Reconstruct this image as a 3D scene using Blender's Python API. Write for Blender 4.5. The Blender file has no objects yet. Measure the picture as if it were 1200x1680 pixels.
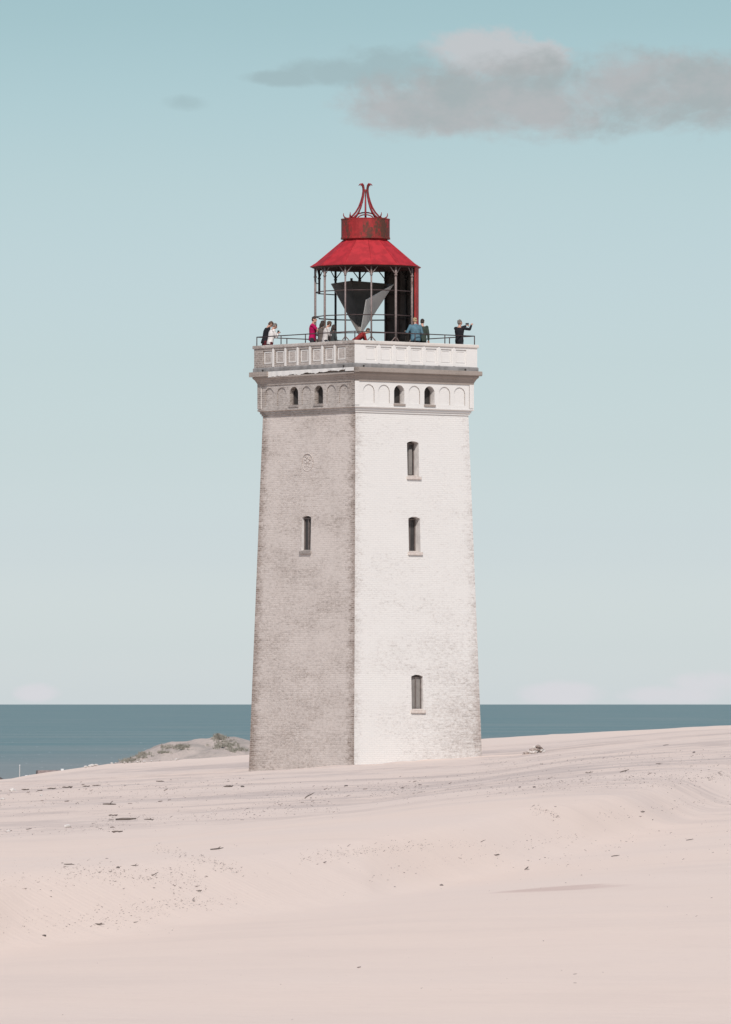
import bpy, bmesh, math, random
from mathutils import Vector, Matrix, noise as mnoise
random.seed(7)
R = math.radians
scene = bpy.context.scene
col = scene.collection

# ------------------------------------------------------------------ camera
F = 12000.0          # focal length in photograph pixels (1200 x 1680)
EY = 1154.0          # photograph row of the eye level
camd = bpy.data.cameras.new('camera'); cam = bpy.data.objects.new('camera', camd); col.objects.link(cam)
cam.location = (0, 0, 0); cam.rotation_euler = (R(90), 0, 0)
camd.sensor_fit = 'VERTICAL'; camd.sensor_height = 24.0
camd.lens = F/1680*24.0
camd.shift_y = (EY-840)/1680
camd.clip_start = 1.0; camd.clip_end = 900000
scene.camera = cam
scene.render.resolution_x = 731; scene.render.resolution_y = 1024

# ------------------------------------------------------------------ node helper
class NT:
    def __init__(s, nt): s.nt = nt; nt.nodes.clear()
    def n(s, t, **kw):
        nd = s.nt.nodes.new(t)
        for k, v in kw.items(): setattr(nd, k, v)
        return nd
    def put(s, inp, v):
        if v is None: return
        if hasattr(v, 'links') or isinstance(v, bpy.types.NodeSocket): s.nt.links.new(v, inp)
        else:
            if inp.type == 'RGBA' and len(v) == 3: v = (*v, 1)
            inp.default_value = v
    def m(s, op, a, b=None, c=None, clamp=False):
        nd = s.n('ShaderNodeMath', operation=op); nd.use_clamp = clamp
        s.put(nd.inputs[0], a); s.put(nd.inputs[1], b); s.put(nd.inputs[2], c)
        return nd.outputs[0]
    def ss(s, x, a, b):          # smoothstep
        nd = s.n('ShaderNodeMapRange', interpolation_type='SMOOTHSTEP')
        s.put(nd.inputs[0], x); s.put(nd.inputs[1], a); s.put(nd.inputs[2], b)
        return nd.outputs[0]
    def mix(s, f, a, b, blend='MIX'):
        nd = s.n('ShaderNodeMix', data_type='RGBA', blend_type=blend); nd.clamp_factor = True
        s.put(nd.inputs[0], f); s.put(nd.inputs[6], a); s.put(nd.inputs[7], b)
        return nd.outputs[2]
    def noise(s, vec, scale, detail=3, rough=.5, dist=0.0):
        nd = s.n('ShaderNodeTexNoise'); s.put(nd.inputs['Vector'], vec)
        nd.inputs['Scale'].default_value = scale; nd.inputs['Detail'].default_value = detail
        nd.inputs['Roughness'].default_value = rough; nd.inputs['Distortion'].default_value = dist
        return nd.outputs[0]
    def sep(s, v): nd = s.n('ShaderNodeSeparateXYZ'); s.put(nd.inputs[0], v); return nd.outputs
    def comb(s, x, y, z):
        nd = s.n('ShaderNodeCombineXYZ'); s.put(nd.inputs[0], x); s.put(nd.inputs[1], y); s.put(nd.inputs[2], z)
        return nd.outputs[0]
    def vm(s, op, a, b):
        nd = s.n('ShaderNodeVectorMath', operation=op); s.put(nd.inputs[0], a); s.put(nd.inputs[1], b); return nd.outputs[0]
    def ramp(s, f, stops):
        nd = s.n('ShaderNodeValToRGB'); s.put(nd.inputs[0], f); e = nd.color_ramp.elements
        while len(e) < len(stops): e.new(.5)
        for i, (p, c) in enumerate(stops): e[i].position = p; e[i].color = (*c, 1)
        return nd.outputs[0]
    def obj(s): return s.n('ShaderNodeTexCoord').outputs
    def out(s, base, rough=.8, metal=0, spec=.3, bump=None, bstr=.3, bdist=.02, alpha=None, trans=None):
        p = s.n('ShaderNodeBsdfPrincipled'); o = s.n('ShaderNodeOutputMaterial')
        s.put(p.inputs['Base Color'], base); s.put(p.inputs['Roughness'], rough); s.put(p.inputs['Metallic'], metal)
        s.put(p.inputs['Specular IOR Level'], spec)
        if bump is not None:
            b = s.n('ShaderNodeBump'); s.put(b.inputs['Height'], bump)
            b.inputs['Strength'].default_value = bstr; b.inputs['Distance'].default_value = bdist
            s.nt.links.new(b.outputs[0], p.inputs['Normal'])
        s.nt.links.new(p.outputs[0], o.inputs[0]); return p

def lin(r, g, b):
    f = lambda c: (c/255/12.92) if c/255 <= .04045 else ((c/255+.055)/1.055)**2.4
    return (f(r), f(g), f(b))

# ------------------------------------------------------------------ world
EXPO = .30
SUN_EL, SUN_AZ = 47.0, 2.0       # azimuth: to the right of straight behind the camera
SUNV = Vector((math.sin(R(SUN_AZ))*math.cos(R(SUN_EL)), -math.cos(R(SUN_AZ))*math.cos(R(SUN_EL)), math.sin(R(SUN_EL))))
world = bpy.data.worlds.new('World'); scene.world = world; world.use_nodes = True
w = NT(world.node_tree)
sky = w.n('ShaderNodeTexSky', sky_type='NISHITA'); sky.sun_disc = False
sky.sun_elevation = R(SUN_EL); sky.sun_rotation = R(180-SUN_AZ)
sky.air_density = 1.0; sky.dust_density = 1.2; sky.ozone_density = 1.5; sky.altitude = 60
dirn = w.obj()['Generated']
dx, dy, dz = w.sep(dirn)
el = w.m('DIVIDE', dz, w.m('MAXIMUM', w.m('SQRT', w.m('ADD', w.m('MULTIPLY', dx, dx), w.m('MULTIPLY', dy, dy))), .01))
SKY_STOPS = [(0.0003, (1.005, 1.037, 1.215)), (0.0087, (0.79, 0.855, 1.032)), (0.0212, (0.607, 0.662, 0.831)), (0.0337, (0.527, 0.57, 0.684)), (0.0462, (0.495, 0.525, 0.601)), (0.0587, (0.485, 0.504, 0.553)), (0.0712, (0.469, 0.488, 0.505)), (0.0837, (0.434, 0.466, 0.465)), (0.0958, (0.393, 0.435, 0.418)), (0.3, (0.402, 0.444, 0.426)), (1, (0.413, 0.457, 0.439))]
tint = w.ramp(el, SKY_STOPS)
skyc = w.mix(1.0, w.vm('MULTIPLY', sky.outputs[0], (1.7, 1.7, 1.7)), tint, 'MULTIPLY')
# clouds: directions a, b in thousandths of a radian (world directions, infinitely far)
front = w.m('GREATER_THAN', dy, .2)
dys = w.m('MAXIMUM', dy, .2)
ca = w.m('MULTIPLY', w.m('DIVIDE', dx, dys), 1000); cb = w.m('MULTIPLY', w.m('DIVIDE', dz, dys), 1000)
cv = w.comb(ca, w.m('MULTIPLY', cb, 1.5), 3.7)
n1 = w.m('SUBTRACT', w.noise(cv, .085, 7, .6, .4), .5)
n2 = w.m('SUBTRACT', w.noise(cv, .30, 5, .6), .5)
wob = w.m('ADD', w.m('MULTIPLY', n1, 3.0), w.m('MULTIPLY', n2, 1.1))
def px(u, v): return (u-600)/F*1000, (EY-v)/F*1000
def blob(u, v, ru, rv):
    a, b = px(u, v)
    q = w.m('DIVIDE', w.m('SUBTRACT', ca, a), ru/12.0); r = w.m('DIVIDE', w.m('SUBTRACT', cb, b), rv/12.0)
    return w.m('SUBTRACT', 1.0, w.m('ADD', w.m('MULTIPLY', q, q), w.m('MULTIPLY', r, r)))
def union(bl):
    o = bl[0]
    for x in bl[1:]: o = w.m('SMOOTH_MAX', o, x, .35)
    return o
body = union([blob(760, 165, 195, 66), blob(900, 160, 200, 76), blob(1000, 150, 160, 66), blob(1080, 145, 220, 74), blob(1330, 145, 240, 74), blob(700, 185, 130, 40)])
puff = union([blob(795, 85, 108, 46), blob(880, 98, 75, 34)])
wisp = union([blob(560, 118, 110, 26), blob(650, 112, 100, 40), blob(470, 128, 75, 14)])
small = blob(300, 168, 42, 15)
hz = union([blob(925, 1138, 60, 20), blob(1160, 1122, 60, 20), blob(1120, 1140, 90, 16), blob(58, 1136, 36, 15)])
A = lambda f, lo, hi, k: w.m('MULTIPLY', w.m('MULTIPLY', w.ss(w.m('ADD', f, wob), lo, hi), k), front)
shade = w.ss(w.m('ADD', w.noise(cv, .10, 5, .6), w.m('MULTIPLY', w.m('SUBTRACT', 83.0, cb), .012)), .36, .66)
ccol = w.mix(shade, lin(165, 173, 175), lin(180, 180, 182))
c1 = w.mix(A(puff, -.1, .8, .9), skyc, lin(196, 198, 201))
c2 = w.mix(A(wisp, -.3, .9, .5), c1, lin(152, 170, 174))
c3 = w.mix(A(small, -.4, 1.3, .40), c2, lin(150, 170, 174))
c4 = w.mix(A(body, -.3, 1.0, .86), c3, ccol)
c5 = w.mix(A(hz, -.7, 1.0, .8), c4, lin(217, 216, 221))
# the mixes above are in display units: sky multiplied by its strength beforehand
SKY_STR = .10; 
bg = w.n('ShaderNodeBackground'); wo = w.n('ShaderNodeOutputWorld')
# sky radiance is brought to display units (x strength) by tint; keep strength in range
scl = w.mix(1.0, c5, (1, 1, 1), 'MULTIPLY')
w.nt.links.new(scl, bg.inputs[0]); bg.inputs[1].default_value = SKY_STR
w.nt.links.new(bg.outputs[0], wo.inputs[0])
# cloud colours above must therefore be divided by strength
for nd in list(world.node_tree.nodes):
    if nd.type == 'MIX' and nd.blend_type == 'MIX':
        for i in (6, 7):
            if not nd.inputs[i].is_linked:
                c = nd.inputs[i].default_value
                nd.inputs[i].default_value = (*[q/SKY_STR/2**EXPO for q in c[:3]], 1)

# ------------------------------------------------------------------ sun
sd = bpy.data.lights.new('sun', 'SUN'); sd.energy = 3.1; sd.angle = R(.6); sd.color = (1, .945, .89)
sun = bpy.data.objects.new('sun', sd); col.objects.link(sun)
sun.rotation_euler = (-SUNV).to_track_quat('-Z', 'Y').to_euler()
scene.view_settings.view_transform = 'Standard'; scene.view_settings.look = 'None'
scene.view_settings.exposure = EXPO; scene.view_settings.gamma = 1.0
scene.render.engine = 'CYCLES'

# ------------------------------------------------------------------ materials
def mat(name): m = bpy.data.materials.new(name); m.use_nodes = True; return m, NT(m.node_tree)
def plain(name, c, rough=.7, metal=0, var=.15, scale=6, c2=None, spec=.3, bump=.15, bd=.01):
    m, t = mat(name); o = t.obj()['Object']
    f = t.noise(o, scale, 5, .6)
    b = c2 if c2 else tuple(x*(1-var*2) for x in c)
    t.out(t.mix(t.ss(f, .35, .68), c, b), rough, metal, spec, f, bump, bd); return m
def rusty(name, c, rust, amount, scale=2.2):
    m, t = mat(name); o = t.obj()['Object']
    x, y, z = t.sep(o)
    st = t.comb(x, y, t.m('MULTIPLY', z, .35))
    f = t.m('ADD', t.m('MULTIPLY', t.noise(st, scale, 6, .65), .75), t.m('MULTIPLY', t.noise(o, scale*7, 4, .6), .25))
    k = t.ss(f, .62-amount, .74-amount)
    c1 = t.mix(t.ss(t.noise(o, scale*3, 3), .4, .6), c, tuple(q*.78 for q in c))
    r1 = t.mix(t.noise(o, 14, 3), rust, tuple(q*.55 for q in rust))
    t.out(t.mix(k, c1, r1), .62, 0, .35, f, .3, .01); return m

ZB = -5.0     # z of the lighthouse's base point, under the sand
def masonry(name, wear, paint, brick, low=0.0, edge=.5, top=12.0, dirt=.15, bricksy=1.0):
    m, t = mat(name); tc = t.obj(); x, y, z = t.sep(tc['Object']); nx, ny, nz = t.sep(tc['Normal'])
    k = t.m('GREATER_THAN', t.m('ABSOLUTE', ny), t.m('ABSOLUTE', nx))
    u = t.m('ADD', t.m('MULTIPLY', x, k), t.m('MULTIPLY', y, t.m('SUBTRACT', 1.0, k)))
    uv = t.comb(u, z, 0.0)
    br = t.n('ShaderNodeTexBrick'); t.put(br.inputs['Vector'], uv)
    br.inputs['Scale'].default_value = 1; br.inputs['Brick Width'].default_value = .25; br.inputs['Row Height'].default_value = .078
    br.inputs['Mortar Size'].default_value = .012; br.inputs['Mortar Smooth'].default_value = .3
    br.inputs['Color1'].default_value = (0, 0, 0, 1); br.inputs['Color2'].default_value = (1, 1, 1, 1); br.inputs['Mortar'].default_value = (.5, .5, .5, 1)
    bid = t.sep(br.outputs['Color'])[0]; mort = br.outputs['Fac']
    o3 = t.comb(t.m('MULTIPLY', u, .75), t.m('MULTIPLY', z, 1.7), t.m('MULTIPLY', k, 17.3))
    big = t.noise(o3, .45, 4, .6); mid = t.noise(o3, 3.0, 5, .7); fine = t.noise(o3, 7.0, 7, .95)
    wz = t.m('SUBTRACT', z, ZB) if False else z
    H = t.m('ADD', 2.916, t.m('MULTIPLY', t.m('SUBTRACT', 11.55-ZB, z), .0283))
    ed = t.ss(t.m('ADD', t.m('DIVIDE', t.m('ABSOLUTE', u), H), t.m('MULTIPLY', t.m('SUBTRACT', mid, .5), .30)), .80, 1.02)
    lowm = t.ss(t.m('ADD', z, t.m('MULTIPLY', big, 4)), top-ZB, top-ZB-9)
    lvl = t.m('ADD', t.m('ADD', wear, t.m('MULTIPLY', ed, edge*.25)), t.m('MULTIPLY', t.m('MULTIPLY', lowm, low), t.ss(u, -3.5, 2.5)))
    s_ = t.m('ADD', t.m('MULTIPLY', fine, .80), t.m('ADD', t.m('MULTIPLY', mid, .08), t.m('MULTIPLY', big, .26)))
    s_ = t.m('ADD', s_, t.m('MULTIPLY', bid, .04*bricksy))
    worn = t.ss(t.m('ADD', s_, lvl), .52, .79)
    stain = t.ss(t.noise(t.comb(t.m('MULTIPLY', u, 1.0), t.m('MULTIPLY', z, .45), 3.0), .9, 5, .65), .45, .8)
    pc = t.mix(t.m('MULTIPLY', stain, dirt), paint, tuple(q*.55 for q in paint))
    pc = t.mix(t.m('MULTIPLY', t.m('SUBTRACT', 1.0, t.ss(bid, 0, 1)), .07), pc, tuple(q*.7 for q in paint))
    pc = t.mix(t.m('MULTIPLY', mort, .16*bricksy), pc, tuple(q*.6 for q in paint))
    bc = t.mix(bid, brick, tuple(q*.6 for q in brick))
    bc = t.mix(t.m('MULTIPLY', mort, .6), bc, (.50, .44, .39))
    c = t.mix(t.m('MULTIPLY', worn, .9), pc, bc)
    hgt = t.m('SUBTRACT', t.m('ADD', t.m('MULTIPLY', fine, .35), t.m('MULTIPLY', worn, -.5)), t.m('MULTIPLY', mort, .8*bricksy))
    t.out(c, .9, 0, .2, hgt, .45, .012); return m

M = {}
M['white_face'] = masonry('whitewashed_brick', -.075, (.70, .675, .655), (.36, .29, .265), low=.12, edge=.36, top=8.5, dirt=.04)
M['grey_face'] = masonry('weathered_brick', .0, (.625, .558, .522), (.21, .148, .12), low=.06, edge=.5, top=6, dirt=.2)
M['white_trim'] = masonry('whitewashed_render', -.12, (.69, .665, .645), (.36, .30, .27), low=0, edge=.0, top=-9, dirt=.12, bricksy=.25)
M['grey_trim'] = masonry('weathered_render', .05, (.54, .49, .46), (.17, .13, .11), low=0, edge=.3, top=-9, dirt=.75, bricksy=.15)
M['tan_trim'] = masonry('shade_darkened_stone', .0, (.33, .28, .25), (.27, .22, .19), low=0, edge=0, top=-9, dirt=.5, bricksy=.0)  # cornice shade is darkened into this colour; deck and sill share it
M['lead'] = plain('lead_flashing', (.30, .285, .28), .65, .2, .2, 3, (.2, .19, .185))
M['capstone'] = masonry('coping_stone', -.08, (.62, .57, .53), (.36, .28, .25), low=0, edge=0, top=-9, dirt=.5, bricksy=0)
M['reveal'] = plain('reveal_plaster', (.66, .62, .60), .9, 0, .1, 4)
M['dark_in'] = plain('dark_interior', (.045, .04, .038), .9, 0, .1, 4)
M['glass'] = plain('dusty_glass', (.045, .042, .042), .35, 0, .15, 5, spec=.5)
M['frame_wood'] = plain('weathered_frame', (.17, .14, .13), .7)
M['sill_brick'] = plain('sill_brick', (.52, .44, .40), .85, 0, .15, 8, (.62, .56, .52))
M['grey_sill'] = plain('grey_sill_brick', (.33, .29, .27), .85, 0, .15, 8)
M['red'] = rusty('red_roof_paint', (.40, .022, .030), (.20, .045, .03), -.02, 1.0)
M['redrust'] = rusty('rusted_red_paint', (.31, .020, .022), (.10, .040, .025), .17, 1.7)
M['redbar'] = rusty('red_bar_paint', (.25, .018, .024), (.09, .035, .028), .10, 3)
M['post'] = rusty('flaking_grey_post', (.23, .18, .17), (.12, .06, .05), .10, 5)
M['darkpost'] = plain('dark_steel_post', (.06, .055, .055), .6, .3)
M['iron'] = plain('dark_iron_rail', (.08, .055, .055), .6, .2)
M['underroof'] = plain('dark_brown_underside', (.06, .025, .024), .8, 0, .2, 3)  # plain dark brown tone for the underside of the roof
M['panel'] = plain('dark_panel_steel', (.085, .072, .066), .8, 0, .25, 3)
M['redpanel'] = rusty('red_panel_paint', (.42, .035, .03), (.16, .05, .035), .03, 2)
M['mdark'] = plain('steel_painted_dark_reflection', (.15, .135, .122), .55, .1, .12, 2)  # reflection of the dark lantern inside is painted into the facet colour
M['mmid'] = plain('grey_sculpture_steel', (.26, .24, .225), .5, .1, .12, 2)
M['mlight'] = plain('steel_painted_bright_reflection', (.80, .78, .75), .5, .05, .06, 1.5)  # bright mirrored sky is painted into this facet's colour
M['wood'] = plain('grey_driftwood', (.16, .13, .115), .9, 0, .25, 12)
M['stone'] = plain('dark_stone', (.20, .17, .16), .9, 0, .25, 8)
M['midstone'] = plain('grey_brown_rubble', (.40, .33, .30), .9, 0, .2, 8)
M['pale'] = plain('pale_rubble', (.62, .57, .54), .9, 0, .15, 8)
M['tile'] = plain('brown_roof_tile', (.26, .20, .19), .9, 0, .15, 1)
M['darktile'] = plain('dark_roof_tile', (.12, .10, .10), .9, 0, .15, 1)
M['wpaint'] = plain('white_house_paint', (.8, .8, .8), .7, 0, .05, 1)
M['brickwall'] = plain('pale_brown_wall', (.40, .33, .30), .9, 0, .15, 1)
M['skin'] = plain('skin', (.50, .28, .21), .6, 0, .06, 10)

# ------------------------------------------------------------------ object helpers
def tag(o, label=None, cat=None, group=None, kind=None):
    if label: o['label'] = label
    if cat: o['category'] = cat
    if group: o['group'] = group
    if kind: o['kind'] = kind
    return o
def empty(name, loc, rz=0):
    o = bpy.data.objects.new(name, None); col.objects.link(o); o.location = loc; o.rotation_euler = (0, 0, rz)
    o.empty_display_size = .3; return o
class MB:
    def __init__(s, zoff=0): s.bm = bmesh.new(); s.z = zoff; s.mi = 0
    def face(s, pts, mi=None):
        vs = [s.bm.verts.new((p[0], p[1], p[2]-s.z)) for p in pts]
        try: f = s.bm.faces.new(vs); f.material_index = s.mi if mi is None else mi; return f
        except ValueError: pass
    def box(s, x0, x1, y0, y1, z0, z1):
        p = [(x, y, z) for z in (z0, z1) for y in (y0, y1) for x in (x0, x1)]
        for q in ((0, 2, 3, 1), (4, 5, 7, 6), (0, 1, 5, 4), (2, 6, 7, 3), (0, 4, 6, 2), (1, 3, 7, 5)): s.face([p[i] for i in q])
    def obox(s, c, ax, ay, az, a, b, d):
        c = Vector(c); P = [c+ax*(i*a)+ay*(j*b)+az*(k*d) for k in (-1, 1) for j in (-1, 1) for i in (-1, 1)]
        for q in ((0, 2, 3, 1), (4, 5, 7, 6), (0, 1, 5, 4), (2, 6, 7, 3), (0, 4, 6, 2), (1, 3, 7, 5)): s.face([P[i] for i in q])
    def tube(s, pts, r, n=8, r2=None, ry=None, side=None):
        pts = [Vector(p) for p in pts]; rs = r if isinstance(r, (list, tuple)) else [r+(0 if r2 is None else (r2-r)*i/(len(pts)-1)) for i in range(len(pts))]
        rys = rs if ry is None else ry
        rings = []; prev = None
        for i, p in enumerate(pts):
            t = (pts[min(i+1, len(pts)-1)]-pts[max(i-1, 0)]).normalized()
            if side is not None: a = Vector(side)
            elif prev is not None: a = prev
            else: a = Vector((1, 0, 0)) if abs(t.x) < .8 else Vector((0, 1, 0))
            a = (a-t*a.dot(t)).normalized(); b = t.cross(a); prev = a
            rings.append([s.bm.verts.new(p+a*(rs[i]*math.cos(k*2*math.pi/n))+b*(rys[i]*math.sin(k*2*math.pi/n))-Vector((0, 0, s.z))) for k in range(n)])
        for i in range(len(rings)-1):
            for k in range(n):
                f = s.bm.faces.new((rings[i][k], rings[i][(k+1) % n], rings[i+1][(k+1) % n], rings[i+1][k])); f.smooth = True; f.material_index = s.mi
        for rg, rev in ((rings[0], True), (rings[-1], False)):
            f = s.bm.faces.new(rg[::-1] if rev else rg); f.material_index = s.mi
    def ell(s, c, rx, ry, rz, rot=None, sub=2):
        mx = Matrix.Translation(Vector(c)-Vector((0, 0, s.z))) @ (rot.to_4x4() if rot else Matrix.Identity(4)) @ Matrix.Diagonal((rx, ry, rz, 1))
        g = bmesh.ops.create_icosphere(s.bm, subdivisions=sub, radius=1, matrix=mx)
        for v in g['verts']:
            for f in v.link_faces: f.smooth = True; f.material_index = s.mi
    def lathe(s, prof, n=24, c=(0, 0), a0=0, smooth=False, arc=None):
        full = arc is None; tot = 2*math.pi if full else arc
        cnt = n if full else n+1; rings = []
        for (r, z) in prof:
            rings.append([s.bm.verts.new((c[0]+r*math.sin(a0+tot*k/n), c[1]-r*math.cos(a0+tot*k/n), z-s.z)) for k in range(cnt)])
        for i in range(len(rings)-1):
            for k in range(n):
                k2 = (k+1) % n if full else k+1
                f = s.bm.faces.new((rings[i][k], rings[i][k2], rings[i+1][k2], rings[i+1][k])); f.smooth = smooth; f.material_index = s.mi
    def build(s, name, mats, parent=None, loc=None, norm=True):
        if norm:
            bmesh.ops.remove_doubles(s.bm, verts=s.bm.verts, dist=1e-5)
            bmesh.ops.recalc_face_normals(s.bm, faces=s.bm.faces)
        me = bpy.data.meshes.new(name); s.bm.to_mesh(me); s.bm.free()
        for m in (mats if isinstance(mats, (list, tuple)) else [mats]): me.materials.append(m)
        o = bpy.data.objects.new(name, me); col.objects.link(o)
        if parent: o.parent = parent
        if loc: o.location = loc
        return o

# ------------------------------------------------------------------ terrain
def lerp(a, b, t): return a+(b-a)*t
def interp(tab, v):
    if v <= tab[0][0]: return tab[0][1]
    for (a, p), (b, q) in zip(tab, tab[1:]):
        if v <= b:
            t = (v-a)/(b-a); t = t*t*(3-2*t) if False else t; return lerp(p, q, t)
    return tab[-1][1]
def sst(x, a, b): t = min(1, max(0, (x-a)/(b-a))); return t*t*(3-2*t)
def nz2(x, y, s): return mnoise.fractal(Vector((x/s, y/s, 1.3)), 1.0, 2.0, 4)
ZL = [(-100, -1.65), (20, -1.6), (39, -1.70), (58, -1.87), (90, -2.12), (150, -2.50), (230, -2.95), (290, -3.22), (345, -3.55)]
ZC = [(-100, -1.65), (20, -1.6), (39, -1.70), (73, -1.90), (110, -2.05), (150, -2.15), (230, -2.33), (290, -2.42), (370, -2.20)]
ZR = [(-100, -1.65), (20, -1.6), (39, -1.69), (75, -1.76), (100, -1.80), (147, -1.90), (230, -1.78), (290, -1.52), (400, -1.08)]
CREST = [(-900, 152), (0, 128), (28, 126), (57, 123), (68, 120), (96, 114.5), (120, 111), (140, 107.5), (190, 100), (330, 91), (410, 84), (600, 70), (792, 58), (870, 53), (1060, 42), (1200, 34), (2000, 10)]
def crest_d(u): return 345+55*sst(u, 0, 1200)
def H(x, y):
    yy = max(y, 30.0)
    u = 600+F*x/yy
    uc = 600+1300*math.tanh((u-600)/1300)
    l, c, r = interp(ZL, y), interp(ZC, y), interp(ZR, y)
    t = (uc-600)/600
    z = c+(r-l)/2*t+((r+l)/2-c)*t*t*(1/(1+.35*max(0, t*t-1)))
    dc = crest_d(uc)
    near = sst(y, 20, 60)
    # low diagonal dune crest in the foreground, falling away behind it
    d1 = interp([(-4, 50), (-2.9, 58), (0, 73), (3, 98), (7.35, 147), (14, 200)], x)
    q = (y-d1)/d1
    z += (.42*sst(q, 0, .12)*(1-sst(q, .14, 1.3))-.09*math.exp(-(q/(.14 if q < 0 else .05))**2))*near
    z += nz2(x+9, y*.6, 11)*.05*(1-sst(y, 150, 220))*near
    z += nz2(x, y, 26)*lerp(.10, .05, sst(y, 60, 200))*near+nz2(x+50, y*.7, 7)*.022
    if y > 90: z += nz2(x, y, 3.0)*.035*sst(y, 90, 160)
    pc = interp(CREST, uc)
    # towards the crest blend to the silhouette height
    zc = -pc*dc/F
    k = sst(y, 300, dc)
    if y > 300:
        z = lerp(z, zc+nz2(x, y, 26)*.03+nz2(x, y, 2.5)*.03, k)
    if y > dc:
        g = (y-dc)
        p = pc+.10*g if g < 150 else pc+15+.012*(g-150)
        z = -p*y/F
        xe = interp([(380, 900), (420, 300), (520, 30), (620, 0), (900, -24), (2300, -92), (2600, -400)], y)
        z = lerp(z, -64, sst(x, xe, xe+14)) if y > 420 else z
        z = lerp(z, -64, sst(y, 2500, 2560))
    # sand drifted against the tower foot
    tx, ty = x, y-292.4
    a = R(39.5); lx = tx*math.cos(a)+ty*math.sin(a); ly = -tx*math.sin(a)+ty*math.cos(a)
    if abs(lx) < 7 and abs(ly) < 7:
        bl = -2.83 if True else 0
        # corner levels: near -2.42, left -2.83, right -2.14
        zz = -2.42+(-2.83+2.42)*((ly+3.3)/6.6)+(-2.14+2.42)*((lx+3.3)/6.6)
        e = max(abs(lx), abs(ly)); kk = 1-sst(e, 3.8, 7)
        z = lerp(z, zz+nz2(x, y, 1.2)*.06, kk)
    return z
def terrain():
    bm = bmesh.new()
    ys = [-80, -40, -15, 0, 10, 18]; y = 24.0
    while y < 460: ys.append(y); y *= 1.0072
    while y < 2600: ys.append(y); y *= 1.03
    NC = 230; cs = [-1+2*i/NC for i in range(NC+1)]
    rows = []
    for y in ys:
        wd = .062*max(y, 0)+2.5
        rows.append([bm.verts.new((X, y, H(X, y))) for X in [wd*(c*1.25+14*c**7) for c in cs]])
    for a, b in zip(rows, rows[1:]):
        for i in range(NC):
            f = bm.faces.new((a[i], a[i+1], b[i+1], b[i])); f.smooth = True
    me = bpy.data.meshes.new('sand'); bm.to_mesh(me); bm.free()
    m, t = mat('dune_sand'); o = t.obj()['Object']; x, y, z = t.sep(o)
    big = t.noise(o, .05, 4, .55); mid = t.noise(o, .35, 5, .6); fine = t.noise(o, 9, 4, .7); grit = t.noise(o, 3.0, 5, .8)
    c = t.mix(t.ss(big, .4, .62), (.715, .58, .508), (.70, .575, .51))
    c = t.mix(t.m('MULTIPLY', t.ss(mid, .48, .75), .22), c, (.57, .465, .42))
    # rougher litter-strewn, darker sand in the middle distance
    band = t.m('MULTIPLY', t.ss(y, 105, 170), t.m('SUBTRACT', 1.0, t.ss(y, 320, 345)))
    patch = t.ss(t.m('ADD', t.m('MULTIPLY', t.noise(o, .11, 4, .6), .6), t.m('MULTIPLY', t.noise(o, .8, 4, .7), .4)), .46, .60)
    c = t.mix(t.m('MULTIPLY', t.m('MULTIPLY', band, patch), .5), c, (.36, .30, .285))
    c = t.mix(t.m('MULTIPLY', band, .13), c, (.45, .385, .375))
    spk = t.m('MULTIPLY', t.ss(grit, .60, .70), t.m('MULTIPLY', band, patch))
    c = t.mix(t.m('MULTIPLY', spk, .75), c, (.22, .18, .17))
    # damp brownish streak in the right foreground
    ax = t.m('DIVIDE', t.m('SUBTRACT', x, 1.95), .80); ay = t.m('DIVIDE', t.m('SUBTRACT', y, t.m('ADD', 73.0, t.m('MULTIPLY', x, .3))), 1.4)
    st = t.m('SUBTRACT', 1.0, t.m('ADD', t.m('MULTIPLY', ax, ax), t.m('MULTIPLY', ay, ay)))
    st = t.ss(t.m('ADD', st, t.m('MULTIPLY', t.m('SUBTRACT', t.noise(o, 1.6, 5, .6), .5), 2.0)), 0, .9)
    c = t.mix(t.m('MULTIPLY', st, .55), c, (.50, .36, .32))
    c = t.mix(t.m('MULTIPLY', t.ss(fine, .5, .8), .12), c, (.40, .32, .30))
    wv = t.n('ShaderNodeTexWave', wave_type='BANDS', bands_direction='Y'); t.put(wv.inputs['Vector'], t.comb(t.m('MULTIPLY', x, .5), y, 0.0))
    wv.inputs['Scale'].default_value = 1.3; wv.inputs['Distortion'].default_value = 6; wv.inputs['Detail'].default_value = 3; wv.inputs['Detail Scale'].default_value = 1.2
    h = t.m('ADD', t.m('MULTIPLY', t.noise(o, 1.1, 6, .6), .9), t.m('ADD', t.m('MULTIPLY', wv.outputs['Fac'], .07), t.m('MULTIPLY', fine, .10)))
    h = t.m('ADD', h, t.m('MULTIPLY', t.m('MULTIPLY', grit, band), .8))
    t.out(c, .95, 0, .1, h, .38, .06)
    me.materials.append(m)
    ob = bpy.data.objects.new('sand_ground', me); col.objects.link(ob); tag(ob, kind='structure')
    return ob
terrain()

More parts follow.
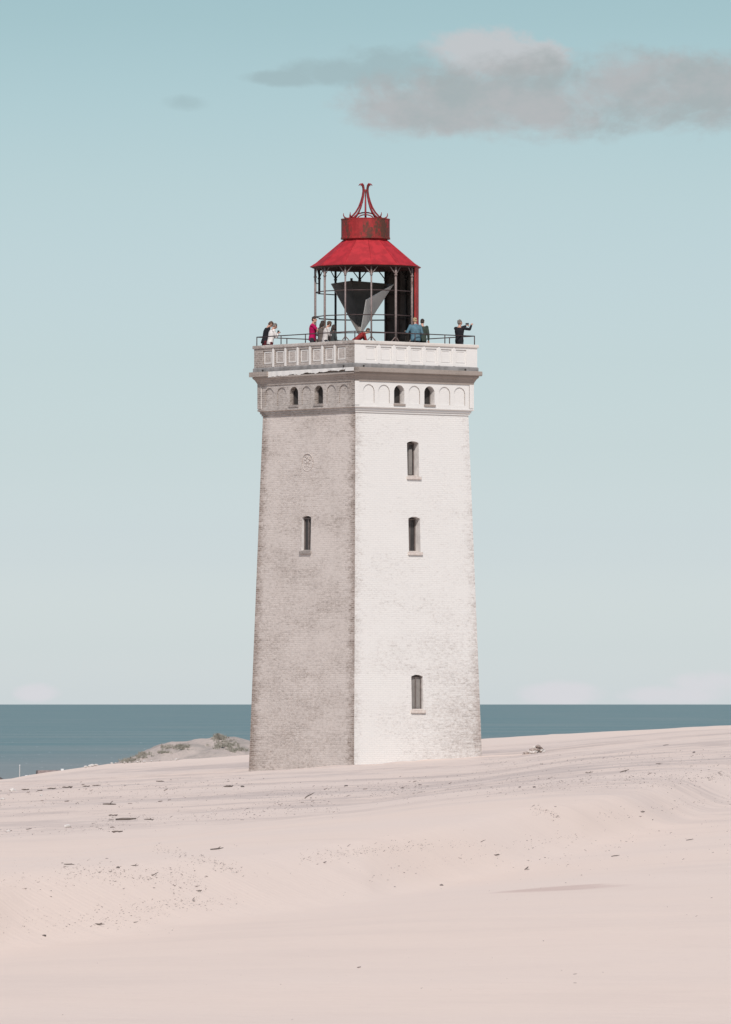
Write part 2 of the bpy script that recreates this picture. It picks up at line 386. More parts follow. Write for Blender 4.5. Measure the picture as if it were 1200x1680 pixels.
# sea
def sea():
    bm = bmesh.new()
    ysr = [-3000, 400, 1500, 3000, 6000, 12000, 25000, 60000, 150000, 400000]
    rows = [[bm.verts.new((s*(max(y, 0)*.6+6000), y, -60)) for s in (-1, -.5, -.2, 0, .2, .5, 1)] for y in ysr]
    for a, b in zip(rows, rows[1:]):
        for i in range(6): bm.faces.new((a[i], a[i+1], b[i+1], b[i]))
    me = bpy.data.meshes.new('sea'); bm.to_mesh(me); bm.free()
    m, t = mat('sea_water'); o = t.obj()['Object']; x, y, z = t.sep(o)
    sw = t.noise(t.comb(t.m('MULTIPLY', x, .6), y, 0.0), .0022, 6, .62)
    ch = t.noise(t.comb(x, t.m('MULTIPLY', y, .35), 0.0), .05, 5, .7)
    shelf = t.ss(t.m('SUBTRACT', y, t.m('MULTIPLY', x, 6.0)), 14000, 6500)
    c = t.mix(t.ss(sw, .42, .62), (.128, .208, .222), (.180, .238, .244))
    c = t.mix(t.m('MULTIPLY', shelf, .8), c, (.245, .252, .252))
    c = t.mix(t.m('MULTIPLY', t.ss(ch, .42, .7), .32), c, (.26, .30, .31))
    capn = t.noise(t.comb(x, t.m('MULTIPLY', y, .12), 5.0), .11, 3, .6)
    cap = t.ss(capn, .705, .745)
    c = t.mix(cap, c, (.6, .62, .62))
    t.out(c, .75, 0, .12, ch, .25, 1.5)
    me.materials.append(m); ob = bpy.data.objects.new('sea', me); col.objects.link(ob); tag(ob, kind='structure')
sea()

# far dune hill with marram grass
HOUT = [(120, 1290), (150, 1262), (180, 1256), (200, 1247), (222, 1240), (245, 1231), (262, 1224), (280, 1218), (300, 1217), (320, 1214), (345, 1211), (362, 1208), (372, 1209), (390, 1212), (405, 1216), (430, 1222), (480, 1232), (560, 1244), (640, 1262), (680, 1290)]
HD = 900.0
def HZ(x, y):
    u = 600+F*x/HD
    zt = (EY-interp(HOUT, u))*HD/F
    dd = (y-HD-nz2(x, 0, 9)*3)/ (24 if y < HD else 45)
    zf = -10.6
    e = math.exp(-abs(dd)**1.7)
    z = zf+(zt-zf)*e
    return z+(nz2(x, y, 4.0)*.55+nz2(x, y, 1.4)*.22)*min(1, e*1.6)*(1-.7*math.exp(-(dd/.12)**2))
def hill():
    bm = bmesh.new(); rows = []
    for j in range(91):
        y = 840+j*1.5
        rows.append([bm.verts.new((x, y, HZ(x, y))) for x in [-40+i*.36 for i in range(140)]])
    for a, b in zip(rows, rows[1:]):
        for i in range(139): f = bm.faces.new((a[i], a[i+1], b[i+1], b[i])); f.smooth = True
    me = bpy.data.meshes.new('hill'); bm.to_mesh(me); bm.free()
    m, t = mat('hill_sand'); o = t.obj()['Object']
    f = t.noise(o, .22, 5, .65); g = t.noise(o, 1.5, 4, .7)
    c = t.mix(t.ss(f, .40, .62), (.46, .385, .35), (.34, .295, .27))
    c = t.mix(t.m('MULTIPLY', t.ss(g, .55, .7), .35), c, (.24, .22, .18))
    t.out(c, .95, 0, .1, g, .6, .3); me.materials.append(m)
    ob = bpy.data.objects.new('hill', me); col.objects.link(ob); tag(ob, kind='structure')
    mb = MB()
    rnd = random.Random(5)
    PAT = [(362, 1213, 10, 4, 60), (372, 1224, 20, 6, 90), (236, 1241, 13, 5, 50), (218, 1250, 16, 3, 50), (303, 1228, 12, 3, 60), (272, 1236, 10, 2, 20), (392, 1232, 14, 2, 50), (275, 1227, 8, 2, 20), (360, 1210, 6, 2, 50)]
    for (u, v, ru, rv, n) in PAT:
        for _ in range(n):
            uu = rnd.gauss(u, ru*.55); vv = rnd.gauss(v, rv*.55)
            x = (uu-600)*HD/F; best = None
            for y in [872+k*.7 for k in range(50)]:          # where that height lies on the slope
                if HZ(x, y) > (EY-vv)*y/F: best = y; break
            if best is None: best = HD-rnd.random()*4
            z = HZ(x, best)
            for b in range(7):
                a = rnd.uniform(0, 6.28); L = rnd.uniform(.15, .42); wd = rnd.uniform(.02, .05); sp = rnd.uniform(.1, .35)
                bx, by = x+rnd.uniform(-.15, .15), best+rnd.uniform(-.15, .15)
                mb.face([(bx-wd, by, z-.05), (bx+wd, by, z-.05), (bx+math.cos(a)*sp, by+math.sin(a)*sp, z+L)])
    g = mb.build('marram_grass', plain('marram_green', (.215, .205, .17), .9, 0, .2, 2, (.30, .27, .235)), norm=False)
    tag(g, 'grey green marram grass growing in patches on the far dune hill', 'grass', kind='stuff')
hill()

# ------------------------------------------------------------------ lighthouse
D0 = 292.4; AROT = R(39.5)
LH = empty('lighthouse', (0, D0, ZB), AROT)
tag(LH, 'tall square white brick lighthouse with open lantern under a red roof, standing in the sand', 'lighthouse')
def ln(): return MB(ZB)
# face frames: 0 = right face, 1 = left face, 2 = rear right, 3 = rear left; s runs along the face
FR = {0: (Vector((0, -1, 0)), Vector((1, 0, 0))), 1: (Vector((-1, 0, 0)), Vector((0, -1, 0))), 2: (Vector((1, 0, 0)), Vector((0, 1, 0))), 3: (Vector((0, 1, 0)), Vector((-1, 0, 0)))}
def P(k, s, z, h):
    n, t = FR[k]; v = n*h+t*s; return Vector((v.x, v.y, z))
def hs(z): return 2.916+.0283*(11.55-z)
def arch_pts(c, hw, z0, z1, rise, n=8):
    """outline from bottom-left going up, over the arch, to bottom-right"""
    pts = [(c-hw, z0), (c-hw, z1-rise)]
    if rise > 0:
        rad = (hw*hw+rise*rise)/(2*rise); a = math.asin(min(1, hw/rad))
        for i in range(1, n):
            q = -a+2*a*i/n; pts.append((c+rad*math.sin(q), z1-rad+rad*math.cos(q)))
    pts += [(c+hw, z1-rise), (c+hw, z0)]
    return pts
def wall_face(mb, k, hf, zlo, zhi, ops, mi, mir, cuts=None):
    """ops: (c, hw, z0, z1, rise, depth) all with same c,hw allowed to be stacked; grouped by column"""
    cols_ = {}
    for o in ops: cols_.setdefault((o[0], o[1]), []).append(o)
    keys = sorted(cols_)
    def quad(s0, s1, z0, z1):
        zs = [z0]+[c for c in (cuts or []) if z0 < c < z1]+[z1]
        for a, b in zip(zs, zs[1:]):
            S = lambda s, z: (-hf(z) if s == 'L' else hf(z) if s == 'R' else s)
            mb.face([P(k, S(s0, a), a, hf(a)), P(k, S(s1, a), a, hf(a)), P(k, S(s1, b), b, hf(b)), P(k, S(s0, b), b, hf(b))], mi)
    prev = 'L'
    for (c, hw) in keys:
        quad(prev, c-hw, zlo, zhi)
        z = zlo
        for (_, _, z0, z1, rise, dep) in sorted(cols_[(c, hw)], key=lambda o: o[2]):
            if z0 > z: quad(c-hw, c+hw, z, z0)
            ol = arch_pts(c, hw, z0, z1, rise)
            # spandrel pieces up to z1 level
            if rise > 0:
                arc = ol[1:-1]; mid = len(arc)//2
                for seg in (arc[:mid+1], arc[mid:]):
                    cs = (c-hw, z1) if seg is not arc and seg[0][0] < c-1e-6 and seg[0] == arc[0] else (c+hw, z1)
                    mb.face([P(k, a, b, hf(b)) for a, b in ([cs]+seg if cs[0] > c else seg+[cs])], mi)
            # reveals
            lp = ol
            for (a, b), (a2, b2) in zip(lp, lp[1:]+lp[:1]):
                mb.face([P(k, a, b, hf(b)), P(k, a2, b2, hf(b2)), P(k, a2, b2, hf(b2)-dep), P(k, a, b, hf(b)-dep)], mir if dep > .15 else mi)
            mb.face([P(k, a, b, hf(b)-dep) for a, b in lp], mi if dep < .15 else 3)
            z = z1
        quad(c-hw, c+hw, z, zhi)
        prev = c+hw
    quad(prev, 'R', zlo, zhi)
def zpx(y, D=290.3): return (EY-y)*D/F
WIN = {0: [zpx(782.0), zpx(906), zpx(1165)], 1: [zpx(904)]}
WH = 1.40
WD = .36
DEP = {0: [.36, .36, .17], 1: [.19]}
wb = ln(); CUT = [-3.5+i*1.0 for i in range(16)]
W_W = {0: .30, 1: .285}
for k in range(4):
    ops = [(0.0 if k != 1 else .005, W_W.get(k, .3), z, z+WH, .07, DEP[k][j]) for j, z in enumerate(WIN.get(k, []))]
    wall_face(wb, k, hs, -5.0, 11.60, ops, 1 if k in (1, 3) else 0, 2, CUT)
wall = wb.build('wall', [M['white_face'], M['grey_face'], M['reveal'], M['dark_in']], LH)
# windows with frame, pane and sill
def rect_bar(mb, k, s0, s1, z0, z1, h0, h1):
    p = [P(k, s, z, h) for h in (h0, h1) for z in (z0, z1) for s in (s0, s1)]
    for q in ((0, 2, 3, 1), (4, 5, 7, 6), (0, 1, 5, 4), (2, 6, 7, 3), (0, 4, 6, 2), (1, 3, 7, 5)): mb.face([p[i] for i in q])
for k in (0, 1):
    for i, z0 in enumerate(WIN[k]):
        h = hs(z0+.7); hw = W_W[k]
        fb = ln(); WDk = DEP[k][i]; hi = hs(z0+WH)-WDk+.012
        d1 = .05
        for a, b, c_, d_ in ((-hw+.003, -hw+.05, z0+.004, z0+WH-.06), (hw-.05, hw-.003, z0+.004, z0+WH-.06), (-hw+.05, hw-.05, z0+.004, z0+.06), (-hw+.05, hw-.05, z0+WH-.12, z0+WH-.07), (-.02, .02, z0+.06, z0+WH-.12)):
            rect_bar(fb, k, a, b, c_, d_, hi+.03, hi+.03+d1)
        fr = fb.build('window', M['frame_wood'], LH)
        gb = ln(); rect_bar(gb, k, -hw+.05, hw-.05, z0+.06, z0+WH-.12, hi+.035, hi+.042); gb.build('pane', M['glass'] if i < 2 else M['mmid'], fr)
        sb = ln(); hz0 = hs(z0)
        rect_bar(sb, k, -hw-.06, hw+.07, z0-.11, z0-.002, hz0-.10, hz0+.07)
        # sloping brick-on-edge sill inside the reveal
        sb.face([P(k, -hw+.002, z0+.05, hz0-WDk+.1), P(k, hw-.002, z0+.05, hz0-WDk+.1), P(k, hw-.002, z0+.002, hz0+.06), P(k, -hw+.002, z0+.002, hz0+.06)])
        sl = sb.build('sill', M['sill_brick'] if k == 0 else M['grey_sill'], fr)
        if k == 0 and i == 2:       # second casement standing half open
            pass
        if k == 0 and i == 0:
            cb_ = ln(); rect_bar(cb_, k, -.02, .16, z0+.08, z0+WH-.3, hi+.09, hi+.11); c0 = cb_.build('casement', M['mmid'], fr); tag(c0, 'pale casement leaf standing ajar')
# relief medallion on the left face
mz = zpx(758); mh = hs(mz); mb = ln()
ring = [P(1, -.01+.35*math.cos(a), mz+.35*math.sin(a), mh+.0) for a in [i*math.pi/12 for i in range(25)]]
mb.tube(ring, [.024+.018*(mnoise.noise(Vector((i*.7, 0, 2)))) for i in range(25)], 6)
for (a, b, r) in ((-.16, .12, .07), (-.05, .17, .05), (.07, .15, .06), (.16, .10, .04), (-.13, -.02, .06), (0, .03, .08), (.13, -.03, .05), (-.16, -.15, .05), (-.02, -.14, .05), (.1, -.18, .05), (.1, -.33, .07), (.17, -.29, .06), (.03, -.35, .05)):
    c = P(1, -.01+a, mz+b, mh); mb.ell(c, .022, r, r*.7)
for (a, b, c_, d_) in ((-.18, .2, .18, .2), (-.18, .2, -.12, .06), (.18, .2, .12, .06), (-.1, -.1, .1, .1), (.1, -.1, -.1, .1)):
    mb.tube([P(1, a, mz+b, mh), P(1, c_, mz+d_, mh)], .014, 6)
mb.build('medallion', M['grey_face'], LH)

# string course + frieze
Zs0, Zs1, Zf1, Zc1, Zl0, Zl1, Zp1, Zk = 11.52, 11.74, 12.84, 13.06, 13.26, 13.41, 14.18, 14.31
HF = 3.046
def sqring(mb, prof, faces=(0, 1, 2, 3), mis=(0, 1, 0, 1)):
    for k in faces:
        for (h0, z0), (h1, z1) in zip(prof, prof[1:]):
            mb.face([P(k, -h0, z0, h0), P(k, h0, z0, h0), P(k, h1, z1, h1), P(k, -h1, z1, h1)], mis[k])
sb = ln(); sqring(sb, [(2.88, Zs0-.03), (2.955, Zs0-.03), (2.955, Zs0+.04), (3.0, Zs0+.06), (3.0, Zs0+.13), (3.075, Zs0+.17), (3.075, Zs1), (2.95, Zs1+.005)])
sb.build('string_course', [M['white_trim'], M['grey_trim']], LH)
fb = ln()
pitch = .782
for k in range(4):
    ops = []
    for i in range(7):
        c = (i-3)*pitch
        # order of bays as seen: windows are bays 3 and 5
        win = i in (2, 4) and k in (0, 1)
        ops.append((c, .265 if win else .29, 11.87, 12.60, .22 if win else .26, (.30 if k == 0 else .21) if win else .038))
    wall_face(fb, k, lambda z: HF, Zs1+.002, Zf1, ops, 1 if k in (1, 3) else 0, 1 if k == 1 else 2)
    for sgn in (-1, 1):       # corner pilasters
        e = HF
        a, b = (sgn*e, sgn*(e-.20))
        rect_bar(fb, k, min(a, b)+(-.03 if sgn < 0 else 0), max(a, b)+(.03 if sgn > 0 else 0), Zs1+.03, Zf1-.12, HF-.02, HF+.028)
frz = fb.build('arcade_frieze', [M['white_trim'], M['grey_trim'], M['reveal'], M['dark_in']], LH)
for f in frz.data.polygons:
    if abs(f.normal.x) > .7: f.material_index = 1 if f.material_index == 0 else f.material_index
for k in (0, 1):
    for i in (2, 4):
        c = (i-3)*pitch
        q = ln(); 
        for a, b, c_, d_ in ((c-.26, c-.225, 11.88, 12.4), (c+.225, c+.26, 11.88, 12.4), (c-.225, c+.225, 11.88, 11.91)):
            rect_bar(q, k, a, b, c_, d_, HF-(.28 if k == 0 else .19), HF-(.25 if k == 0 else .16))
        wn = q.build('window', M['frame_wood'], LH)
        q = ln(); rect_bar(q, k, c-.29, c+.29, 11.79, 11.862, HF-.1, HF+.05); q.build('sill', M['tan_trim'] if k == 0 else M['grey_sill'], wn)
# cornice (slab lip broken away along most of the left face)
cb = ln()
cove = [(HF-.05, Zf1-.13), (HF+.03, Zf1-.13), (HF+.03, Zf1-.06), (HF+.06, Zf1), (HF+.10, Zf1+.08), (HF+.17, Zf1+.16), (HF+.17, Zc1), (3.09, Zc1+.012), (3.09, Zl0-.013)]
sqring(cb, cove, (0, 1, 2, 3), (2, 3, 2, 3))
def prism(mb, k, s0, s1, h0, h1, z0, z1, mi):
    p = [P(k, s, z, h) for h in (h0, h1) for z in (z0, z1) for s in (s0, s1)]
    for q in ((0, 2, 3, 1), (4, 5, 7, 6), (0, 1, 5, 4), (2, 6, 7, 3), (0, 4, 6, 2), (1, 3, 7, 5)): mb.face([p[i] for i in q], mi)
HSL = 3.315
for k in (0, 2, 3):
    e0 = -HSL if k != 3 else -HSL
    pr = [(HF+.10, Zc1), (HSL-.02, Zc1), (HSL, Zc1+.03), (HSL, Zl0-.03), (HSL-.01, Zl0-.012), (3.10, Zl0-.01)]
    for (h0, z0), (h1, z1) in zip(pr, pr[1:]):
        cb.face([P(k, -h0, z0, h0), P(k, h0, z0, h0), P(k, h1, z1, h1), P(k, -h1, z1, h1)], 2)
# left face: remaining end piece, small remnant by the near corner and crumbled edge between
# on face 1, s runs from the left corner (-) to the near corner (+) as seen from outside
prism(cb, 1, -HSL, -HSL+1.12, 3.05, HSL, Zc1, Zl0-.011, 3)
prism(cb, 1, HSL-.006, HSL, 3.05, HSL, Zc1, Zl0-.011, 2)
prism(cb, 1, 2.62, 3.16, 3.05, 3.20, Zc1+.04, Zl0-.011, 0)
rn = random.Random(3); n = 60; pv = None
for i in range(n+1):
    s = -HSL+1.12+(2.62+HSL-1.12)*i/n
    lo = Zc1-.03+.12*i/n+.05*mnoise.noise(Vector((s*2.1, 0, 0)))+.02*rn.uniform(-1, 1)
    ho = 3.225-.02*i/n+.03*mnoise.noise(Vector((s*3, 4, 0)))
    cur = (s, lo, ho)
    if pv:
        (a, l0, o0), (b, l1, o1) = pv, cur
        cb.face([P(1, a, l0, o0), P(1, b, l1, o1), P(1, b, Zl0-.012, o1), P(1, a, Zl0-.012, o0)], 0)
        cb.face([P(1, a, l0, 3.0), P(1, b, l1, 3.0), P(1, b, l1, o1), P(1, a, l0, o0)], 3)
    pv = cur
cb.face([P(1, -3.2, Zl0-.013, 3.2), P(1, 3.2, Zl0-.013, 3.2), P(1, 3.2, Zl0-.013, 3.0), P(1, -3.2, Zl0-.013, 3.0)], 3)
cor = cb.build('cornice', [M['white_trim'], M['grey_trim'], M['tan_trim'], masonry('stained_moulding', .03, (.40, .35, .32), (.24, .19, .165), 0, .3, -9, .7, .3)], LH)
tag(cor, 'cornice with its edge broken away along the left face')
lb = ln(); sqring(lb, [(3.12, Zl0-.003), (3.205, Zl0-.003), (3.205, Zl1-.03), (3.19, Zl1), (3.10, Zl1+.002)], (0, 1, 2, 3), (0, 0, 0, 0))
lead = lb.build('lead_band', M['lead'], LH)
for k, ss in ((0, (-2.75, 2.5)), (1, (-2.55, 2.55))):
    for s in ss:
        q = ln(); q.tube([P(k, s, Zl0+.045, 3.15), P(k, s, Zl0+.045, 3.215), P(k, s, Zl0+.04, 3.25)], .035, 8); q.build('drain_pipe', M['dark_in'], LH)
# parapet with recessed panels
pb = ln(); pp = .775
for k in range(4):
    ops = []
    for i in range(7):
        c = (i-3)*pp+(.0)
        ops.append((c, .275, Zl1+.10, Zp1-.09, 0, .045))
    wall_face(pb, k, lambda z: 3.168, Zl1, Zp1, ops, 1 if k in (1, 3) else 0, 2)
    if True:
        for i in range(7):
            c = (i-3)*pp
            wdt = .035; za, zb_ = Zl1+.16, Zp1-.14
            for a, b, c_, d_ in ((c-.225, c-.225+wdt, za, zb_), (c+.225-wdt, c+.225, za, zb_), (c-.19, c+.19, za, za+wdt), (c-.19, c+.19, zb_-wdt, zb_)):
                rect_bar(pb, k, a, b, c_, d_, 3.10, 3.136)
            if i < 6: rect_bar(pb, k, c+pp/2-.05, c+pp/2+.05, Zl1+.02, Zp1-.01, 3.15, 3.188)
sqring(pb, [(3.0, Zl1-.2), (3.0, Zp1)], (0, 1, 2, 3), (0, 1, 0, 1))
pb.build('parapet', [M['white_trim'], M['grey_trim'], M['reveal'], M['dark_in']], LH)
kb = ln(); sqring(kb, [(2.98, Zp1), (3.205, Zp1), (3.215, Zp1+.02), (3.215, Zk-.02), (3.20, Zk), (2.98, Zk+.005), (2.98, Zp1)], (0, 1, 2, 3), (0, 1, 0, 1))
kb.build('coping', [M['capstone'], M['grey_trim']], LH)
ZD = 13.57
q = ln(); q.box(-3.0, 3.0, -3.0, 3.0, ZD-.2, ZD); q.build('deck', M['tan_trim'], LH)
# railing: separate part per side
RH = 3.09; ZR_ = 14.66
rp = [(-RH, -RH), (RH, -RH), (RH, RH), (-RH, RH)]
for i in range(4):
    a, b = rp[i], rp[(i+1) % 4]
    rb = ln(); rb.tube([(a[0], a[1], ZR_), (b[0], b[1], ZR_)], .022, 6); rl = rb.build('railing', M['iron'], LH)
    for j in range(4):
        t = j/4; x, y = lerp(a[0], b[0], t), lerp(a[1], b[1], t)
        rb = ln(); rb.tube([(x, y, Zk-.03), (x, y, ZR_+.01)], .022, 6); rb.build('railing_post', M['iron'], rl)

# lantern: posts in a ring of twelve, measured from the camera-facing direction
RP = 2.02; ZRF = 17.42
def lp(ang, r, z):     # ang in degrees in world terms, turned into the tower's frame
    a = R(ang); x, y = r*math.sin(a), -r*math.cos(a)
    c, s = math.cos(-AROT), math.sin(-AROT)
    return Vector((x*c-y*s, x*s+y*c, z))
angs = [6.6+30*i for i in range(12)]
for a in angs:
    a_ = (a+180) % 360-180
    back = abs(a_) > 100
    broken = abs(a_+113.4) < 1
    q = ln(); r = .046
    if abs(a_+23.4) < 1 or abs(a_-6.6) < 1: r = .034
    z0 = 15.95+.45 if broken else ZD
    q.tube([lp(a, RP, z0), lp(a, RP, ZRF)], r, 8)
    q.tube([lp(a, RP, ZRF-.42), lp(a, RP, ZRF-.36)], r+.02, 8)
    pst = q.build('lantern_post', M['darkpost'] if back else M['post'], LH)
    if broken: tag(pst, 'post broken off half way down and hanging from the roof')
    for sg in (-1, 1):
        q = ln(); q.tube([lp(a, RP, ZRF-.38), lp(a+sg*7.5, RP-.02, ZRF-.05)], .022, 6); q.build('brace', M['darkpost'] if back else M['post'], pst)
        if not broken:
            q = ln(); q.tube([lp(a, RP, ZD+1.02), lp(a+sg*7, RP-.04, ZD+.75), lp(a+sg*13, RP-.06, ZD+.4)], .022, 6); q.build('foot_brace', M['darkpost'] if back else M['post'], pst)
def ringpts(r, z, a0=6.6, a1=366.6, n=12): return [lp(lerp(a0, a1, i/n), r, z) for i in range(n+1)]
for z, (a0, a1, n) in ((16.42, (6.6-150, 6.6+60, 7)), (15.44, (6.6-120, 6.6+60, 6)), (14.72, (6.6-150, 66.6, 7)), (16.80, (-113.4, -83.4, 1))):
    pts = ringpts(RP-.01, z, a0, a1, n)
    for a, b in zip(pts, pts[1:]): q = ln(); q.tube([a, b], .016 if z > 16.7 else .022, 6); q.build('glazing_bar', M['iron'], LH)
pts = ringpts(RP-.01, 15.42, 156.6, 246.6, 3)
for a, b in zip(pts, pts[1:]): q = ln(); q.tube([a, b], .028, 6); q.build('glazing_bar', M['iron'], LH)
# closed panel on the landward side
q = ln(); N = 9
for i in range(N):
    a, b = 69+(158-69)*i/N, 69+(158-69)*(i+1)/N
    z0, z1 = ZD, ZRF+.02
    ro, ri = 2.13, 2.09
    q.face([lp(a, ro, z0), lp(b, ro, z0), lp(b, ro, z1), lp(a, ro, z1)], 0)
    q.face([lp(a, ri, z0), lp(b, ri, z0), lp(b, ri, z1), lp(a, ri, z1)], 1)
    if i == 0: q.face([lp(a, ri, z0), lp(a, ro, z0), lp(a, ro, z1), lp(a, ri, z1)], 0)
    if i == N-1: q.face([lp(b, ri, z0), lp(b, ro, z0), lp(b, ro, z1), lp(b, ri, z1)], 0)
q.build('lantern_panel', [M['redpanel'], M['panel']], LH)
for a in (84, 112, 140): q = ln(); q.tube([lp(a, 2.07, ZD), lp(a, 2.07, ZRF)], .03, 6); q.build('panel_rib', M['iron'], LH)
for z in (14.3, 15.44, 16.42):
    q = ln(); q.tube(ringpts(2.06, z, 72, 156, 12), .025, 6); q.build('panel_rib', M['iron'], LH)
# roof: 12-sided cone with thin flange, collar below it
a0 = R(6.6)-AROT
q = ln()
roofp = [(1.98, ZRF-.02), (2.04, ZRF-.06), (2.12, ZRF-.04), (2.235, ZRF+.005), (2.235, ZRF+.03), (2.12, ZRF+.075), (2.0, ZRF+.155), (.90, 18.50), (.86, 18.58)]
q.lathe(roofp, 12, a0=a0)
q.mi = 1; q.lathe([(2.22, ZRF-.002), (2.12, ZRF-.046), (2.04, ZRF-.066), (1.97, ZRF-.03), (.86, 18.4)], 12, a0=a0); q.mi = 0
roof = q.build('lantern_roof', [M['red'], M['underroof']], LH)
for i in range(12):
    a = 6.6+30*i; q = ln()
    q.tube([lp(a, 2.19, ZRF+.04), lp(a, 2.0, ZRF+.16), lp(a, .90, 18.505)], .010, 5)
    q.build('roof_seam', M['red'], roof)
q = ln(); dz0, dz1 = 18.55, 19.36
q.lathe([(.80, dz0), (.99, dz0), (.99, dz0+.06), (.972, dz0+.07), (.972, dz1-.05), (.985, dz1-.04), (.985, dz1), (.94, dz1), (.94, dz1-.1), (0.001, dz1-.12)], 40, smooth=False)
for f in q.bm.faces: f.smooth = False
drum = q.build('drum', M['redrust'], roof)
q = ln()
BP = [(36, 350), (36.2, 353), (35, 356), (32, 358.2), (28, 358.6), (22, 355), (16, 348.5), (11, 340), (7.5, 331), (5, 322), (3.8, 314), (4, 308.5), (5.3, 304), (7.6, 302), (9.5, 302.6), (11, 305)]
fin = []
for i in range(8):
    b = ln(); BQ = BP if i % 4 else BP[:11]; pts = [lp(1+45*i, r_*.02437, (EY-y_)*.02437) for r_, y_ in BQ]
    b.tube(pts, [.012+.022*min(1, j/3, (len(BQ)-1-j)/2) for j in range(len(BQ))], 6)
    b.build('scroll_bar', M['redbar'], drum)
b = ln()
for cy in (.55,):
    b.tube([lp(0, 0, 0)+lp(90, math.cos(t)*.50, 0)+lp(180, cy, 0)+Vector((0, 0, 19.36+.30*math.sin(t))) for t in [math.pi*i/12 for i in range(13)]], .028, 6)
    b.build('finial_hoop', M['redbar'], drum); b = ln()
    b.tube([lp(0, 0, 0)+lp(90, math.cos(t)*.34, 0)+lp(0, cy, 0)+Vector((0, 0, 19.30+.20*math.sin(t))) for t in [math.pi*i/12 for i in range(13)]], .024, 6)
b.build('finial_hoop', M['redbar'], drum); b = ln()
b.tube([lp(0, 0, 19.2), lp(0, 0, 20.55)], .03, 8)
b.build('finial_rod', M['redbar'], drum)

# mirror sculpture inside the lantern
SC = empty('sculpture', (0, D0, ZD))
tag(SC, 'inverted steel pyramid sculpture with one bright facet, inside the open lantern', 'sculpture')
def sp(u, v, dy): 
    D = D0+dy; return Vector(((u-600)*D/F, dy, (EY-v)*D/F-ZD))
A_, M_, B_, N_, P_ = sp(543.5, 465.5, -.35), sp(577, 460.5, .95), sp(645.8, 466.5, -.05), sp(601, 492, -.95), sp(590, 551, -.1)
C_ = sp(634, 465.5, .9); K_ = sp(583.5, 535, -.05)
def slab(name, pts, m, th=.03, parent=SC):
    q = MB(); n = (pts[1]-pts[0]).cross(pts[-1]-pts[0]).normalized()*th/2
    fr, bk = [p+n for p in pts], [p-n for p in pts]
    q.face(fr); q.face(bk[::-1])
    for i in range(len(pts)): j = (i+1) % len(pts); q.face([fr[i], bk[i], bk[j], fr[j]])
    return q.build(name, m, parent)
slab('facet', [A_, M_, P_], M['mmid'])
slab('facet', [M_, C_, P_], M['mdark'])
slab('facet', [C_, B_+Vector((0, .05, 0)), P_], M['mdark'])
lf = slab('facet', [N_, B_, P_+Vector((.02, -.05, 0))], M['mlight']); tag(lf, 'facet coloured bright to imitate a mirrored sky')
q = MB(); q.tube([P_-Vector((0, 0, -.05)), (P_.x, P_.y, 0)], .045, 8); q.build('pivot', M['darkpost'], SC); q = MB(); q.tube([M_+Vector((0, 0, -.1)), M_+Vector((0, 0, .1))], .05, 8); q.build('pivot', M['darkpost'], SC)
for (x, y) in ((-.75, -.2), (.3, -.45), (.15, .6)): q = MB(); q.tube([(P_.x, P_.y, .75), (P_.x+x, P_.y+y, 0)], .03, 6); q.build('leg', M['darkpost'], SC)

# ------------------------------------------------------------------ people
cloth_cache = {}
def cloth(name, c, rough=.85):
    if name not in cloth_cache: cloth_cache[name] = plain(name, c, rough, 0, .12, 9, spec=.15, bump=.4, bd=.02)
    return cloth_cache[name]
def remesh(mb, name, m, parent, vox, smooth=2):
    me = bpy.data.meshes.new('tmp'); mb.bm.to_mesh(me); mb.bm.free()
    o = bpy.data.objects.new('tmp', me); col.objects.link(o)
    rm = o.modifiers.new('r', 'REMESH'); rm.mode = 'VOXEL'; rm.voxel_size = vox; rm.use_smooth_shade = True
    sm = o.modifiers.new('s', 'SMOOTH'); sm.iterations = smooth; sm.factor = .5
    dg = bpy.context.evaluated_depsgraph_get(); dg.update()
    me2 = bpy.data.meshes.new_from_object(o.evaluated_get(dg))
    me2.name = name; bpy.data.objects.remove(o); bpy.data.meshes.remove(me)
    me2.materials.clear(); me2.materials.append(m)
    r = bpy.data.objects.new(name, me2); col.objects.link(r); r.parent = parent
    return r
def ik(a, b, l1, l2, hint):
    a, b = Vector(a), Vector(b); d = b-a; L = min(d.length, (l1+l2)*.995); dn = d.normalized(); b = a+dn*L
    x = (l1*l1-l2*l2+L*L)/(2*L); h = math.sqrt(max(0, l1*l1-x*x))
    hv = Vector(hint); hv = (hv-dn*hv.dot(dn)).normalized()
    return a+dn*x+hv*h, b
